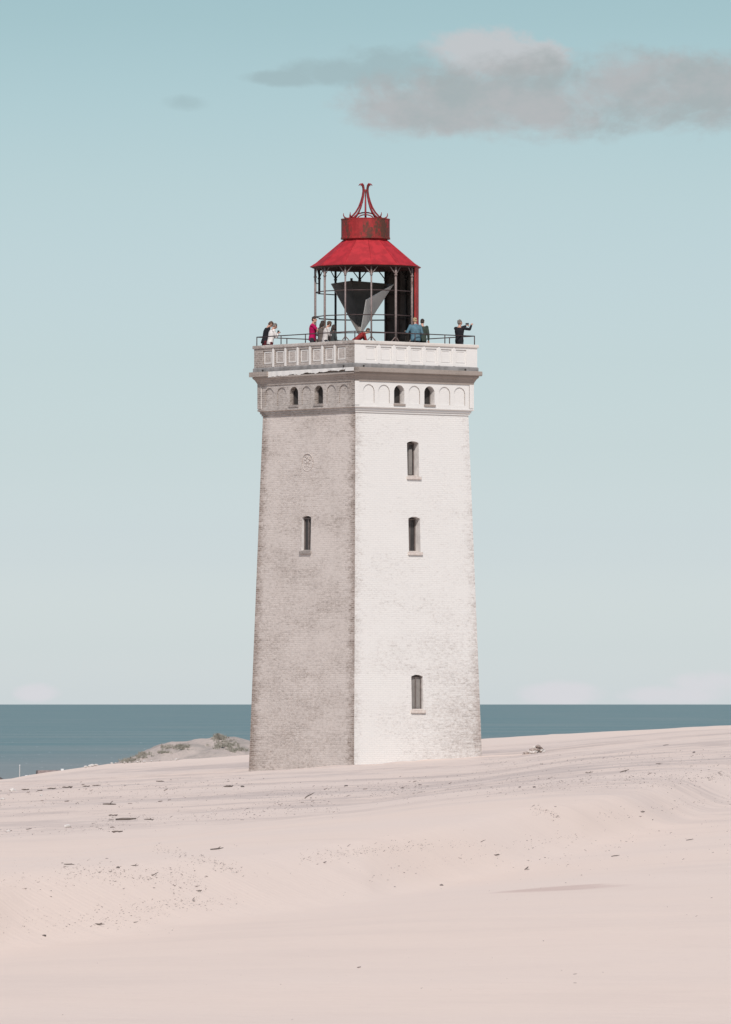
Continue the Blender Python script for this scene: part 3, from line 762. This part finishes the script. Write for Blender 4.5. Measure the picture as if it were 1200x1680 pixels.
def person(label, u, D, face, Ht, top, trousers, hair, hairstyle='short', lean=0, side=0, hl=None, hr=None, headpitch=0, headturn=0, sleeves='long', skinm=None, curl=.5, hood=False, group=None, build=1.0, print_=None):
    """face: heading in degrees, 0 = looking away from the camera, 90 = looking right"""
    k = Ht/1.75
    root = empty('person', ((u-600)*D/F, D, ZD), R(-face))
    tag(root, label, 'person', group)
    S = Matrix.Rotation(R(-lean), 3, 'X') @ Matrix.Rotation(R(side), 3, 'Y')
    hip = Vector((0, 0, .92*k)); 
    def up(x, y, z): return hip+S @ (Vector((x, y, z))*k)
    skin = skinm or M['skin']
    # joints
    sL, sR = up(-.175*build, 0, .50), up(.175*build, 0, .50)
    neck0, neck1 = up(0, 0, .53), up(0, .02, .63)
    HR = S @ Matrix.Rotation(R(-headturn), 3, 'Z') @ Matrix.Rotation(R(-headpitch), 3, 'X')
    hc = neck1+HR @ (Vector((0, .02, .10))*k)
    def hd(x, y, z): return hc+HR @ (Vector((x, y, z))*k)
    hl = Vector(hl)*k if hl else up(-.26, .08, -.03); hr = Vector(hr)*k if hr else up(.26, .08, -.03)
    eL, wL = ik(sL, hl, .29*k, .26*k, (-.5, -.5, -1)); eR, wR = ik(sR, hr, .29*k, .26*k, (.5, -.5, -1))
    kneeL, ankL, kneeR, ankR = (-.10*k, .02, .49*k), (-.10*k, -.02, .08*k), (.10*k, .02, .49*k), (.10*k, -.02, .08*k)
    side_v = S @ Vector((1, 0, 0))
    def torso(b, g, z0=-.08, z1=.55):
        prof = [(-.10, .155, .115), (0, .165, .12), (.12, .15, .105), (.25, .16, .115), (.38, .185, .125), (.46, .18, .11), (.53, .12, .085), (.57, .065, .065)]
        pr = [p for p in prof if z0 <= p[0] <= z1+.001]
        b.tube([up(0, 0, p[0]) for p in pr], [(p[1]*build+g)*k for p in pr], 16, ry=[(p[2]*build+g)*k for p in pr], side=side_v)
    def arm(b, s, e, w_, g, lo=1.0):
        b.ell(s, (.062+g)*k, (.062+g)*k, (.062+g)*k)
        b.tube([s, s.lerp(e, .5), e], [(.054+g)*k, (.05+g)*k, (.042+g)*k], 10); b.ell(e, (.042+g)*k, (.042+g)*k, (.042+g)*k)
        if lo > 0: b.tube([e, e.lerp(w_, .4*lo), e.lerp(w_, lo)], [(.042+g)*k, (.039+g)*k, (.028+g)*k], 10)
    def leg(b, sx, kn, an, g):
        h0 = hip+Vector((sx*.09*k, 0, -.02*k)); kn, an = Vector(kn), Vector(an)
        b.tube([h0, h0.lerp(kn, .5), kn, kn.lerp(an, .3), an], [(.085+g)*k, (.075+g)*k, (.056+g)*k, (.055+g)*k, (.038+g)*k], 12)
        b.ell(h0, (.09+g)*k, (.09+g)*k, (.09+g)*k)
    b = MB(); torso(b, -.012, -.2, .58)
    for s, e, w_, sg in ((sL, eL, wL, -1), (sR, eR, wR, 1)):
        arm(b, s, e, w_, -.008)
        dv = (w_-e).normalized(); ax = Vector((0, 0, 1)) if abs(dv.z) < .85 else Vector((0, 1, 0))
        pn = dv.cross(ax).normalized()           # across the palm
        nn = pn.cross(dv).normalized()
        rot = Matrix((nn, pn, dv)).transposed()
        b.tube([w_-dv*.01, w_+dv*.05*k, w_+dv*.09*k], [.018*k, .022*k, .018*k], 8, ry=[.027*k, .042*k, .038*k], side=nn)
        for fi, (off, L) in enumerate(((-.030, .070), (-.010, .080), (.010, .076), (.030, .060))):
            p0 = w_+dv*.085*k+pn*off*k; c1, c2 = curl*.8, curl*1.8
            p1 = p0+(dv*math.cos(c1)-nn*math.sin(c1))*L*.5*k; p2 = p1+(dv*math.cos(c2)-nn*math.sin(c2))*L*.5*k
            b.tube([p0, p1, p2], [.010, .0095, .008], 6)
        t0 = w_+dv*.03*k-pn*.03*k*sg; t1 = t0+(dv*.6-pn*.7*sg-nn*.3).normalized()*.045*k; t2 = t1+(dv*.9-pn*.1*sg-nn*.4).normalized()*.035*k
        b.tube([t0, t1, t2], [.014, .012, .010], 6)
    leg(b, -1, kneeL, ankL, -.01); leg(b, 1, kneeR, ankR, -.01)
    for sx in (-1, 1): b.tube([(sx*.10*k, -.06*k, .05*k), (sx*.105*k, .05*k, .04*k), (sx*.11*k, .17*k, .03*k)], [.036*k, .04*k, .028*k], 8)
    b.tube([neck0, neck1, hd(0, -.01, -.04)], [.06*k, .054*k, .054*k], 10)
    b.ell(hd(0, -.01, .02), .074*k, .092*k, .098*k, HR); b.ell(hd(0, .03, -.055), .052*k, .058*k, .06*k, HR)
    b.tube([hd(0, .082, .015), hd(0, .112, -.025)], [.010*k, .016*k], 6); b.ell(hd(0, .108, -.028), .015*k, .014*k, .011*k, HR)
    b.ell(hd(0, .083, -.062), .024*k, .012*k, .009*k, HR); b.ell(hd(0, .076, .032), .05*k, .018*k, .012*k, HR)
    for sx in (-1, 1): b.ell(hd(sx*.077, -.01, -.005), .010*k, .022*k, .034*k, HR)
    body_ = remesh(b, 'body', skin, root, .0085, 2)
    for sx in (-1, 1): b = MB(); b.ell(hd(sx*.031, .080, .012), .014*k, .008*k, .009*k, HR, 1); b.build('eye', cloth('dark_eyes', (.03, .02, .02)), root)
    # clothes
    b = MB(); torso(b, .018, -.10, .53 if not hood else .57)
    al = 1.0 if sleeves == 'long' else 0.0
    for s, e, w_ in ((sL, eL, wL), (sR, eR, wR)):
        if sleeves == 'long': arm(b, s, e, w_, .014, .94)
        else: b.ell(s, .078*k, .078*k, .078*k); b.tube([s, s.lerp(e, .75)], [.072*k, .066*k], 10)
    if hood: b.ell(up(0, -.07, .53), .10*k, .07*k, .07*k)
    # a few folds
    for j in range(6):
        a = j*1.05+u; b.ell(up(math.cos(a)*.12, math.sin(a)*.10, .02+.07*j), .05*k, .035*k, .02*k)
    tp = remesh(b, 'jacket' if sleeves == 'long' else 't_shirt', top, root, .012, 2)
    if print_:
        b = MB(); 
        for (dx_, dz_, rr) in ((-.05, .33, .03), (.0, .35, .035), (.05, .32, .03), (-.03, .26, .025), (.03, .25, .03), (.0, .19, .03)):
            b.ell(up(dx_, .155, dz_), rr*k, .012, .022*k, S)
        b.build('chest_print', print_, tp)
    b = MB(); leg(b, -1, kneeL, ankL, .012); leg(b, 1, kneeR, ankR, .012); b.ell(hip, .165*k, .125*k, .12*k)
    remesh(b, 'trousers', trousers, root, .014, 2)
    b = MB()
    for sx in (-1, 1): b.tube([(sx*.10*k, -.08*k, .05*k), (sx*.105*k, .06*k, .045*k), (sx*.11*k, .19*k, .035*k)], [.045*k, .05*k, .035*k], 8, ry=[.045*k, .04*k, .03*k])
    b.build('shoes', cloth('dark_shoes', (.05, .045, .045)), root)
    b = MB(); b.ell(hd(0, -.022, .045), .083*k, .096*k, .088*k, HR); b.ell(hd(0, -.05, .0), .080*k, .068*k, .085*k, HR)
    rh = random.Random(int(u*10))
    if hairstyle == 'long':
        b.tube([hd(0, -.06, .03), hd(0, -.085, -.08), hd(0, -.08, -.19)+Vector((0, 0, -.02)), up(0, -.11, .40)], [.08*k, .085*k, .075*k, .045*k], 12, ry=[.05*k, .055*k, .05*k, .03*k], side=side_v)
        for sx in (-1, 1): b.tube([hd(sx*.07, .0, .04), hd(sx*.08, -.01, -.06), hd(sx*.07, -.02, -.16)], [.03*k, .034*k, .02*k], 8)
    if hairstyle == 'bun': b.ell(hd(0, -.11, .05), .045*k, .045*k, .045*k, HR)
    if hairstyle == 'curly':
        for j in range(26):
            a = rh.uniform(0, 6.28); e_ = rh.uniform(-.5, 1.4); b.ell(hd(math.cos(a)*math.cos(e_)*.09, -.03+math.sin(a)*math.cos(e_)*.09, .04+math.sin(e_)*.085), .035*k, .035*k, .035*k, None, 1)
    for j in range(22):
        a = rh.uniform(0, 6.28); e_ = rh.uniform(.1, 1.5); b.ell(hd(math.cos(a)*math.cos(e_)*.074, -.022+math.sin(a)*math.cos(e_)*.088, .045+math.sin(e_)*.08), .022*k, .022*k, .016*k, None, 1)
    remesh(b, 'hair', hair, root, .009, 1)
    return root
H_DK = plain('dark_brown_hair', (.045, .03, .025), .7, 0, .3, 30); H_BR = plain('brown_hair', (.11, .065, .045), .7, 0, .3, 30)
H_BL = plain('blonde_hair', (.46, .34, .20), .7, 0, .3, 30); H_GR = plain('greying_hair', (.20, .18, .165), .7, 0, .3, 30)
JN = cloth('dark_trousers', (.04, .04, .05)); BLK = cloth('black_jacket', (.018, .018, .022)); WHT = cloth('white_sweater', (.72, .68, .66))
MAG = cloth('magenta_cotton', (.40, .008, .085)); TEAL = cloth('teal_denim', (.10, .185, .235)); GRN = cloth('dark_green_jacket', (.045, .06, .05))
BRN = cloth('brown_jacket', (.13, .105, .095)); SIL = cloth('pale_silver_jacket', (.58, .53, .51), .5); CHAR = cloth('charcoal_jacket', (.05, .055, .055))
RED = cloth('dark_red_top', (.26, .03, .03)); PRT = cloth('pale_print', (.7, .55, .58)); MAR = cloth('maroon_trousers', (.10, .02, .025))
# people at the left corner (faces look right: 90 = right)
person('man in black bowing his head beside the woman in white at the left corner', 434.5, 293.1, 75, 1.78, BLK, MAR, H_BR, 'short', lean=14, headpitch=28, hl=(-.18, .38, 1.15), hr=(.16, .38, 1.12), group='visitors on the lighthouse deck')
person('woman in a white sweater holding up a phone beside the man in black', 443.5, 292.75, 70, 1.66, WHT, MAR, H_GR, 'short', lean=12, headpitch=18, hl=(-.10, .36, 1.33), hr=(.06, .36, 1.31), curl=1.0, group='visitors on the lighthouse deck')
person('man in a magenta t-shirt with short dark hair, arms held in front of him', 512.5, 290.75, 95, 1.79, MAG, JN, H_DK, 'short', lean=3, headpitch=8, headturn=20, hl=(-.14, .42, 1.08), hr=(.10, .46, 1.09), sleeves='short', print_=PRT, group='visitors on the lighthouse deck')
person('dark haired person in a brown jacket right behind the man in magenta', 526.5, 290.55, 60, 1.62, BRN, JN, H_DK, 'long', lean=4, headpitch=10, hl=(-.2, .35, .95), hr=(.2, .3, .95), group='visitors on the lighthouse deck')
person('person in a pale silver jacket bending a curly brown head forward', 533.5, 290.35, 75, 1.60, SIL, JN, H_BR, 'curly', lean=10, headpitch=22, hl=(-.12, .40, 1.12), hr=(.12, .40, 1.10), group='visitors on the lighthouse deck')
person('person in a charcoal jacket half hidden by the lantern post', 545.5, 290.30, 50, 1.45, CHAR, JN, H_DK, 'long', lean=4, headpitch=8, group='visitors on the lighthouse deck')
person('person in a dark red top leaning low over the near corner of the parapet', 583.5, 289.5, 88, 1.50, RED, JN, H_BR, 'short', lean=52, headpitch=-20, hl=(-.18, .55, .72), hr=(.14, .60, .70), group='visitors on the lighthouse deck')
person('blonde woman in a teal denim jacket seen from behind', 682.0, 290.35, -14, 1.73, TEAL, JN, H_BL, 'bun', lean=4, headpitch=8, headturn=-10, hl=(-.33, .26, 1.22), hr=(.24, .25, 1.0), build=1.15, hood=True, group='visitors on the lighthouse deck')
person('person in a dark green jacket standing behind the blonde woman', 692.5, 291.0, 10, 1.72, GRN, JN, H_DK, 'short', lean=6, headpitch=10, build=1.1, group='visitors on the lighthouse deck')
pm = person('grey haired man in black raising his arms to photograph at the right corner', 754.0, 291.7, 38, 1.71, BLK, JN, H_GR, 'short', lean=0, headpitch=-2, headturn=15, hl=(-.02, .52, 1.55), hr=(.30, .42, 1.56), curl=1.1, build=1.08, group='visitors on the lighthouse deck')
def phone(label, u, v, D, rz):
    o = empty('phone', ((u-600)*D/F, D, (EY-v)*D/F), R(rz)); tag(o, label, 'phone')
    q = MB(); q.box(-.07, .07, -.006, .006, -.036, .036)
    bmesh.ops.bevel(q.bm, geom=list(q.bm.edges), offset=.003, segments=2, affect='EDGES'); q.build('body', cloth('black_phone', (.02, .02, .022), .3), o)
    q = MB(); q.box(-.064, .064, -.008, -.0062, -.031, .031); q.build('screen', M['glass'], o)
phone('phone held up by the grey haired man photographing at the right corner', 766.8, 531.4, 291.5, -25)
phone('phone held by the woman in the white sweater', 457, 543.6, 292.7, -60)

# ------------------------------------------------------------------ litter on the sand
def ground_at(u, v, dmax=None):
    """follow the sight line down to the sand"""
    a = (u-600)/F; p = (v-EY)/F; d = 30.0
    while d < 420:
        if -p*d < H(a*d, d): break
        d *= 1.04
    lo, hi = d/1.04, d
    for _ in range(9):
        m_ = (lo+hi)/2
        if -p*m_ < H(a*m_, m_): hi = m_
        else: lo = m_
    return Vector((a*hi, hi, H(a*hi, hi)))
def in_tower(p):
    tx, ty = p.x, p.y-D0; lx = tx*math.cos(AROT)+ty*math.sin(AROT); ly = -tx*math.sin(AROT)+ty*math.cos(AROT)
    return abs(lx) < 3.36 and abs(ly) < 3.36
rd = random.Random(11)
def stone_mesh(q, c, r, rn, flat=.6):
    b0 = len(q.bm.verts)
    g = bmesh.ops.create_icosphere(q.bm, subdivisions=1, radius=1)
    ph = Vector((rn.uniform(0, 50), rn.uniform(0, 50), 0)); an = rn.uniform(0, 3.1)
    for v in g['verts']:
        n_ = 1+.45*mnoise.noise(v.co*1.3+ph)
        co = Vector((v.co.x*r*n_*1.2, v.co.y*r*n_, v.co.z*r*n_*flat)); co.rotate(Matrix.Rotation(an, 3, 'Z'))
        v.co = co+Vector(c)
def twig(q, c, L, r, ang, rn):
    c = Vector(c); d = Vector((math.cos(ang), math.sin(ang), 0)); tilt = rn.choice((0, 0, .12, .3, .5)) if L < .35 else rn.uniform(0, .15); pr = Vector((-d.y, d.x, 0)); pts = []
    for i in range(4):
        t = i/3-.5; pts.append(c+d*L*t+pr*rn.uniform(-.08, .08)*L+Vector((0, 0, r*.6+tilt*L*(t+.5)+rn.uniform(0, .04)*L)))
    q.tube(pts, [r*.7, r, r*.9, r*.4], 5)
def litter(name, n, bands, m, label, cat, sizer):
    q = MB()
    for _ in range(n):
        (u0, v0, u1, v1, th, wgt) = rd.choices(bands, [b[5] for b in bands])[0]
        t = rd.random(); u = lerp(u0, u1, t); v = lerp(v0, v1, t)+rd.gauss(0, th)
        if v < 1212: continue
        if v < 1290-60*u/1200 : continue
        p = ground_at(u, v)
        p.x += rd.gauss(0, 1)*.0
        if in_tower(p) or p.y > 345: continue
        s = p.y/F*sizer(rd)
        if rd.random() < .6: twig(q, p, s, s*rd.uniform(.07, .16), rd.gauss(0, .45) if rd.random() < .6 else rd.uniform(0, 3.1), rd)
        else: stone_mesh(q, p+Vector((0, 0, s*.08)), s*.22, rd, .5)
    o = q.build(name, m, norm=False); tag(o, label, cat, kind='stuff'); return o
BANDS = [(0, 1300, 420, 1285, 7, 8), (0, 1325, 420, 1300, 12, 6), (150, 1350, 560, 1325, 6, 12), (0, 1365, 210, 1358, 4, 5), (420, 1310, 700, 1290, 9, 8), (600, 1300, 1200, 1270, 10, 14), (800, 1255, 1200, 1240, 10, 10), (860, 1285, 1200, 1272, 4, 8),
         (250, 1390, 400, 1430, 5, 7), (100, 1425, 320, 1440, 9, 9), (0, 1450, 330, 1430, 10, 6), (0, 1520, 280, 1500, 12, 9), (210, 1490, 390, 1480, 7, 8), (490, 1410, 700, 1385, 6, 6), (520, 1400, 800, 1382, 4, 4),
         (280, 1455, 340, 1455, 12, 4), (870, 1325, 920, 1342, 5, 4), (980, 1340, 1200, 1310, 6, 5), (600, 1440, 960, 1365, 6, 5), (800, 1420, 1200, 1360, 16, 4), (0, 1450, 1200, 1400, 30, 5), (0, 1600, 1200, 1560, 40, 2)]
litter('twig_litter', 6000, BANDS, plain('litter_grey', (.33, .275, .255), .95, 0, .25, 9), 'tiny dark twigs and grit scattered in bands over the sand', 'litter', lambda r: min(8, r.lognormvariate(.55, .5)))
litter('shell_litter', 260, BANDS[:9]+BANDS[9:13], M['pale'], 'tiny pale shell and mortar fragments scattered over the sand', 'litter', lambda r: min(6, r.lognormvariate(.6, .4)))
def grit():
    q = MB(); n = 0
    G = [(0, 1300, 500, 1290, 12, 4), (420, 1305, 700, 1290, 8, 5), (600, 1300, 1200, 1265, 12, 16), (790, 1245, 1200, 1235, 8, 6), (800, 1300, 1200, 1275, 5, 8), (150, 1350, 560, 1325, 8, 6), (0, 1330, 420, 1312, 12, 5), (0, 1440, 330, 1430, 12, 4), (0, 1520, 300, 1500, 12, 5), (490, 1410, 750, 1385, 7, 4)]
    while n < 5200:
        (u0, v0, u1, v1, th, wgt) = rd.choices(G, [b[5] for b in G])[0]
        t = rd.random(); u = lerp(u0, u1, t); v = lerp(v0, v1, t)+rd.gauss(0, th); n += 1
        if v < 1285-62*u/1200 or v < 1216: continue
        p = ground_at(u, v)
        if in_tower(p) or p.y > 340: continue
        s = p.y/F*min(3.2, rd.lognormvariate(.1, .45))*.55; a = rd.uniform(0, 3)
        pts = [p+Vector((math.cos(a+j*1.57)*s*rd.uniform(.6, 1.5), math.sin(a+j*1.57)*s*rd.uniform(.6, 1.5), -.01)) for j in range(4)]
        tp = p+Vector((rd.uniform(-.3, .3)*s, 0, s*rd.uniform(.5, 1.0)))
        for j in range(4): q.face([pts[j], pts[(j+1) % 4], tp])
    o = q.build('grit', plain('grit_grey', (.33, .275, .25), .95, 0, .3, 3), norm=False); tag(o, 'grey grit and clods roughening the sand around the tower foot', 'grit', kind='stuff')
grit()
def piece(kind, u, v, w_, label, m='wood', ang=None, group=None):
    p = ground_at(u, v); s = p.y/F*w_; q = MB(); rn = random.Random(int(u*7+v))
    if kind == 'stick':
        twig(q, (0, 0, s*.03), s, s*.06, rn.uniform(-.5, .5) if ang is None else R(ang), rn)
        if w_ > 12: twig(q, (s*.15, 0, s*.08), s*.4, s*.035, rn.uniform(.5, 1.2), rn)
        nm, ct = 'driftwood_stick', 'driftwood'
    elif kind == 'plank':
        a = Vector((math.cos(R(ang or 6)), math.sin(R(ang or 6)), 0)); pts = []; rs = []
        for i in range(7):
            t = i/6-.5; rs.append(s*(.055+.05*rn.random())*(1 if 0 < i < 6 else .55)); pts.append(a*(s*t)+Vector((0, rn.uniform(-.1, .1)*s, s*(.07+.06*rn.random()+(.05 if i == 6 else 0)))))
        q.tube(pts, rs, 6)
        for f in q.bm.faces: f.smooth = False
        bmesh.ops.bevel(q.bm, geom=list(q.bm.edges), offset=s*.004, segments=1, affect='EDGES')
        nm, ct = 'broken_plank', 'driftwood'
    else:
        stone_mesh(q, (0, 0, s*.12), s*.42, rn, .65); nm, ct = 'stone', 'stone'
        pass
    o = q.build(nm, M[m], loc=p, norm=False); tag(o, label, ct, group); return o
PIECES = [
 ('plank', 42, 1296.5, 13, 'dark broken plank right of the big white stone at the far left', 'wood', 4),
 ('plank', 66, 1297.5, 9, 'small dark wood piece between two planks at the far left', 'wood', -8),
 ('plank', 85, 1295, 14, 'dark plank third from the left in the driftwood row below the cottages', 'wood', 10),
 ('plank', 111, 1293, 17, 'widest dark plank of the driftwood row below the cottages', 'wood', 3),
 ('plank', 142, 1291, 12, 'dark wood piece in the middle of the driftwood row left of the tower', 'wood', 12),
 ('stick', 159, 1289.5, 14, 'thin stick at the right end of the driftwood row left of the tower', 'wood', 8),
 ('stone', 21, 1298.5, 14, 'big pale stone at the far left below the cottages', 'pale', None),
 ('stone', 5, 1313, 11, 'pale flat stone at the left edge of the photo', 'pale', None),
 ('stone', 68, 1306, 7, 'small pale stone in front of the driftwood row', 'pale', None),
 ('stick', 263, 1283, 14, 'crooked dark stick on the sand rise left of the tower', 'wood', 20),
 ('plank', 375, 1291.5, 16, 'flat dark plank just left of the foot of the tower', 'wood', 2),
 ('stone', 398, 1291, 7, 'dark stone beside the flat plank left of the tower foot', 'stone', None),
 ('stone', 568, 1290, 7, 'small dark stone in front of the near corner of the tower', 'stone', None),
 ('stick', 508, 1311, 18, 'branching dark stick below the shaded face of the tower', 'wood', 30),
 ('stick', 180, 1321, 22, 'straight thin stick alone on the left above the dark wood cluster', 'wood', 3),
 ('plank', 186, 1339, 15, 'short grey plank above the dark wood cluster on the left', 'wood', 14),
 ('stick', 207, 1347.5, 34, 'longest dark stick of the wood cluster on the left', 'wood', 5),
 ('plank', 183, 1346, 9, 'stubby dark wood chunk at the left end of the wood cluster', 'wood', -6),
 ('stick', 245, 1345.5, 16, 'dark stick at the right end of the wood cluster', 'wood', 9),
 ('stone', 112, 1357, 13, 'flat white stone lying alone left of the wood cluster', 'pale', None),
 ('stone', 14, 1364.5, 8, 'pale stone at the left edge beside a thin twig', 'pale', None),
 ('stick', 48, 1361.5, 12, 'short twig between the pale stones on the left', 'wood', -30),
 ('plank', 193, 1366, 18, 'flat low plank below the wood cluster on the left', 'wood', -2),
 ('stick', 356, 1395.5, 22, 'dark stick on smooth sand below the shaded tower face', 'wood', -6),
 ('stick', 114, 1419.5, 17, 'thin straight stick on the smooth sand at middle left', 'wood', 2),
 ('stone', 194, 1424, 7, 'small dark stone in the twig scatter at middle left', 'stone', None),
 ('stick', 221, 1421, 13, 'crooked twig right of the small dark stone at middle left', 'wood', 25),
 ('stick', 254, 1438.5, 13, 'bent twig at the right end of the middle left scatter', 'wood', 15),
 ('plank', 325, 1462.5, 13, 'short thick piece of wood left of centre in the foreground', 'wood', -4),
 ('stone', 73, 1536, 9, 'dark rounded stone at lower left, nearest of the stones', 'stone', None),
 ('stick', 222, 1514.5, 11, 'short thick twig at lower left at the end of a long thin one', 'wood', -25),
 ('stick', 162, 1518, 20, 'long thin twig at lower left right of the dark rounded stone', 'wood', 25),
 ('stone', 877, 1292, 6, 'dark stone right of the tower in the rough sand', 'stone', None),
 ('stone', 853, 1292, 5, 'smaller dark stone left of its twin in the rough sand', 'stone', None),
 ('stick', 967, 1269, 13, 'dark twig on the rough sand right of the rubble heap', 'wood', 5),
 ('stick', 1025, 1268, 15, 'curved dark twig in the middle of the rough sand on the right', 'wood', -5),
 ('stick', 1081, 1254, 10, 'small dark twig near the upper edge of the rough sand', 'wood', -5),
 ('stick', 1093, 1223.5, 9, 'small dark twig highest on the right sand rise', 'wood', 0),
 ('stone', 1139, 1235, 6, 'lone dark stone high on the right sand rise', 'stone', None),
 ('plank', 1053, 1333, 11, 'short dark piece of wood on the low dune crest at right', 'wood', 12),
 ('stick', 814, 1404, 17, 'slanting dark twig right of centre in the foreground', 'wood', 50),
 ('stick', 864, 1428, 17, 'thin slanting twig just above the brown streak in the sand', 'wood', 62),
 ('stick', 1010, 1406, 14, 'flat twig right of the brown streak in the sand', 'wood', 8),
 ('stone', 725, 1453, 7, 'small dark stone left of the brown streak in the sand', 'stone', None),
 ('stick', 1132, 1379.5, 12, 'dark twig at right on the smooth foreground sand', 'wood', -3),
 ('stick', 792, 1383.5, 10, 'tiny twig alone below the sunlit face of the tower', 'wood', -10),
 ('stick', 944, 1599, 7, 'upper of two tiny twigs at lower right', 'wood', -25),
 ('stick', 944, 1613, 6, 'lower of two tiny twigs at lower right', 'wood', -20),
]
for k_ in PIECES: piece(*k_)
# heap of rubble right of the tower
hp = [(-13, 2, 7), (-6, 0, 6), (0, 1, 8), (6, 2, 7), (11, -1, 7), (-2, -3, 8), (4, -5, 8), (8, -6, 7), (0, -8, 6), (6, -10, 6), (-18, 4, 4), (16, 2, 4)]
proto = None; base = ground_at(877, 1236)
words = ['at the left', 'lower left of the middle', 'in the lower middle', 'lower right of the middle', 'at the right foot', 'left of the centre', 'at the centre', 'right of the centre', 'upper left', 'on the very top', 'strayed off to the left', 'strayed off to the right']
for (dx_, dy_, s) in hp:
    q = MB(); rn = random.Random(int(dx_*31+dy_)); sc = base.y/F; stone_mesh(q, (0, 0, 0), s*.5*sc*1.5, rn, .6)
    x, y = base.x+dx_*sc, base.y+rn.uniform(-.15, .15)
    zz = H(x, y)+max(0, -dy_+4)*sc*.8
    o = q.build('rubble_stone', M['pale' if rn.random() < .5 else 'midstone'], loc=(x, y, zz), norm=False)
    tag(o, 'rubble stone '+words.pop(0)+' of the heap right of the tower', 'stone', 'stones in the rubble heap')
# pale rubble along the far left crest
ORD = ['leftmost', 'second from the left', 'third from the left', 'fourth from the left', 'fifth from the left', 'sixth from the left', 'seventh from the left', 'seventh from the right', 'sixth from the right', 'fifth from the right', 'fourth from the right', 'third from the right', 'second from the right', 'rightmost']
for i, u in enumerate([141, 147, 152, 158, 184, 190, 205, 213, 226, 237, 249, 262, 281, 290]):
    dcr = crest_d(u)-3; x = (u-600)*dcr/F; q = MB(); rn = random.Random(u); stone_mesh(q, (0, 0, 0), rn.uniform(.05, .12), rn, .6)
    o = q.build('crest_stone', M['pale'], loc=(x, dcr, H(x, dcr)+.05), norm=False)
    tag(o, ORD[i]+' of the small pale stones along the left sand crest', 'stone', 'stones along the far sand crest')

# ------------------------------------------------------------------ cottages and flagpole far off
HD2 = 2200.0; sx_ = HD2/F
def hx(u): return (u-600)*sx_
def hzz(v): return (EY-v)*sx_
gz = H(hx(70), HD2)
def cottage(label, u0, u1, vr, ve, mroof, mwall, yaw, chim=(), trim=None, L=9):
    """gable end towards the camera's left, ridge running to the right"""
    x0, x1 = hx(u0), hx(u1); ox = (x0+x1)/2
    o = empty('cottage', (ox, HD2, gz-1), R(yaw)); tag(o, label, 'cottage')
    hw = (x1-x0)/2; zr, ze = hzz(vr)-gz+1, hzz(ve)-gz+1
    q = MB(); q.box(-hw, hw, 0, L, -3, ze)
    q.face([(-hw, 0, ze), (hw, 0, ze), (0, 0, zr-.12)]); q.face([(-hw, L, ze), (hw, L, ze), (0, L, zr-.12)])
    q.build('wall', mwall, o)
    q = MB(); ov = .35; sl = (zr-ze)/hw
    for s in (-1, 1):
        a, b = (0, zr), (s*(hw+ov), ze-ov*sl)
        for (y0, y1) in ((-ov, L+ov),):
            P4 = [Vector((a[0], y0, a[1])), Vector((b[0], y0, b[1])), Vector((b[0], y1, b[1])), Vector((a[0], y1, a[1]))]
            up_ = Vector((0, 0, .14)); q.face(P4); q.face([p+up_ for p in P4])
            for i in range(4): j = (i+1) % 4; q.face([P4[i], P4[j], P4[j]+up_, P4[i]+up_])
    rf = q.build('roof', mroof, o)
    if trim:
        q = MB()
        for s in (-1, 1): q.tube([(0, -ov-.05, zr+.05), (s*(hw+ov), -ov-.05, ze-ov*sl+.05)], .26, 4)
        q.build('barge_board', trim, rf)
    for (cy, r) in chim:
        q = MB(); q.box(-.3, .3, cy-r, cy+r, zr-.6, zr+.55); q.box(-.36, .36, cy-r-.06, cy+r+.06, zr+.4, zr+.5); q.build('chimney', M['wpaint'], rf)
    q = MB(); q.box(-hw*.45, hw*.45, -.06, -.01, ze-1.9, ze-.5); q.build('window', M['glass'], o)
    return o
cottage('cottage with long brown roof and two white chimneys, half hidden behind the left dune', 57.5, 69, 1264.5, 1275.5, M['tile'], M['brickwall'], -70, ((7.5, .4), (11.5, .45)), M['darktile'], 15)
cottage('cottage with white trimmed gable right behind the flagpole', 42, 58, 1272.5, 1278, M['wpaint'], M['wpaint'], 0, (), M['wpaint'], 9)
cottage('small white roofed shed left of the white gabled cottage', 29, 49, 1274, 1280, M['wpaint'], M['wpaint'], 0, (), M['wpaint'], 5).location.y = HD2+20
cottage('dark roofed cottage cut off by the left edge of the photo', -22, 6, 1272, 1281, M['darktile'], M['brickwall'], 0, (), None, 9)
fp = empty('flagpole', (hx(33), HD2-3, gz-1)); tag(fp, 'slender white flagpole standing beside the white cottages', 'flagpole')
top = hzz(1256)-gz+1
q = MB(); q.tube([(0, 0, 0), (.1, 0, top)], .13, 8, .08); q.build('pole', M['pale'], fp)
q = MB(); q.ell((.1, 0, top+.1), .16, .16, .16); q.build('knob', M['wpaint'], fp)
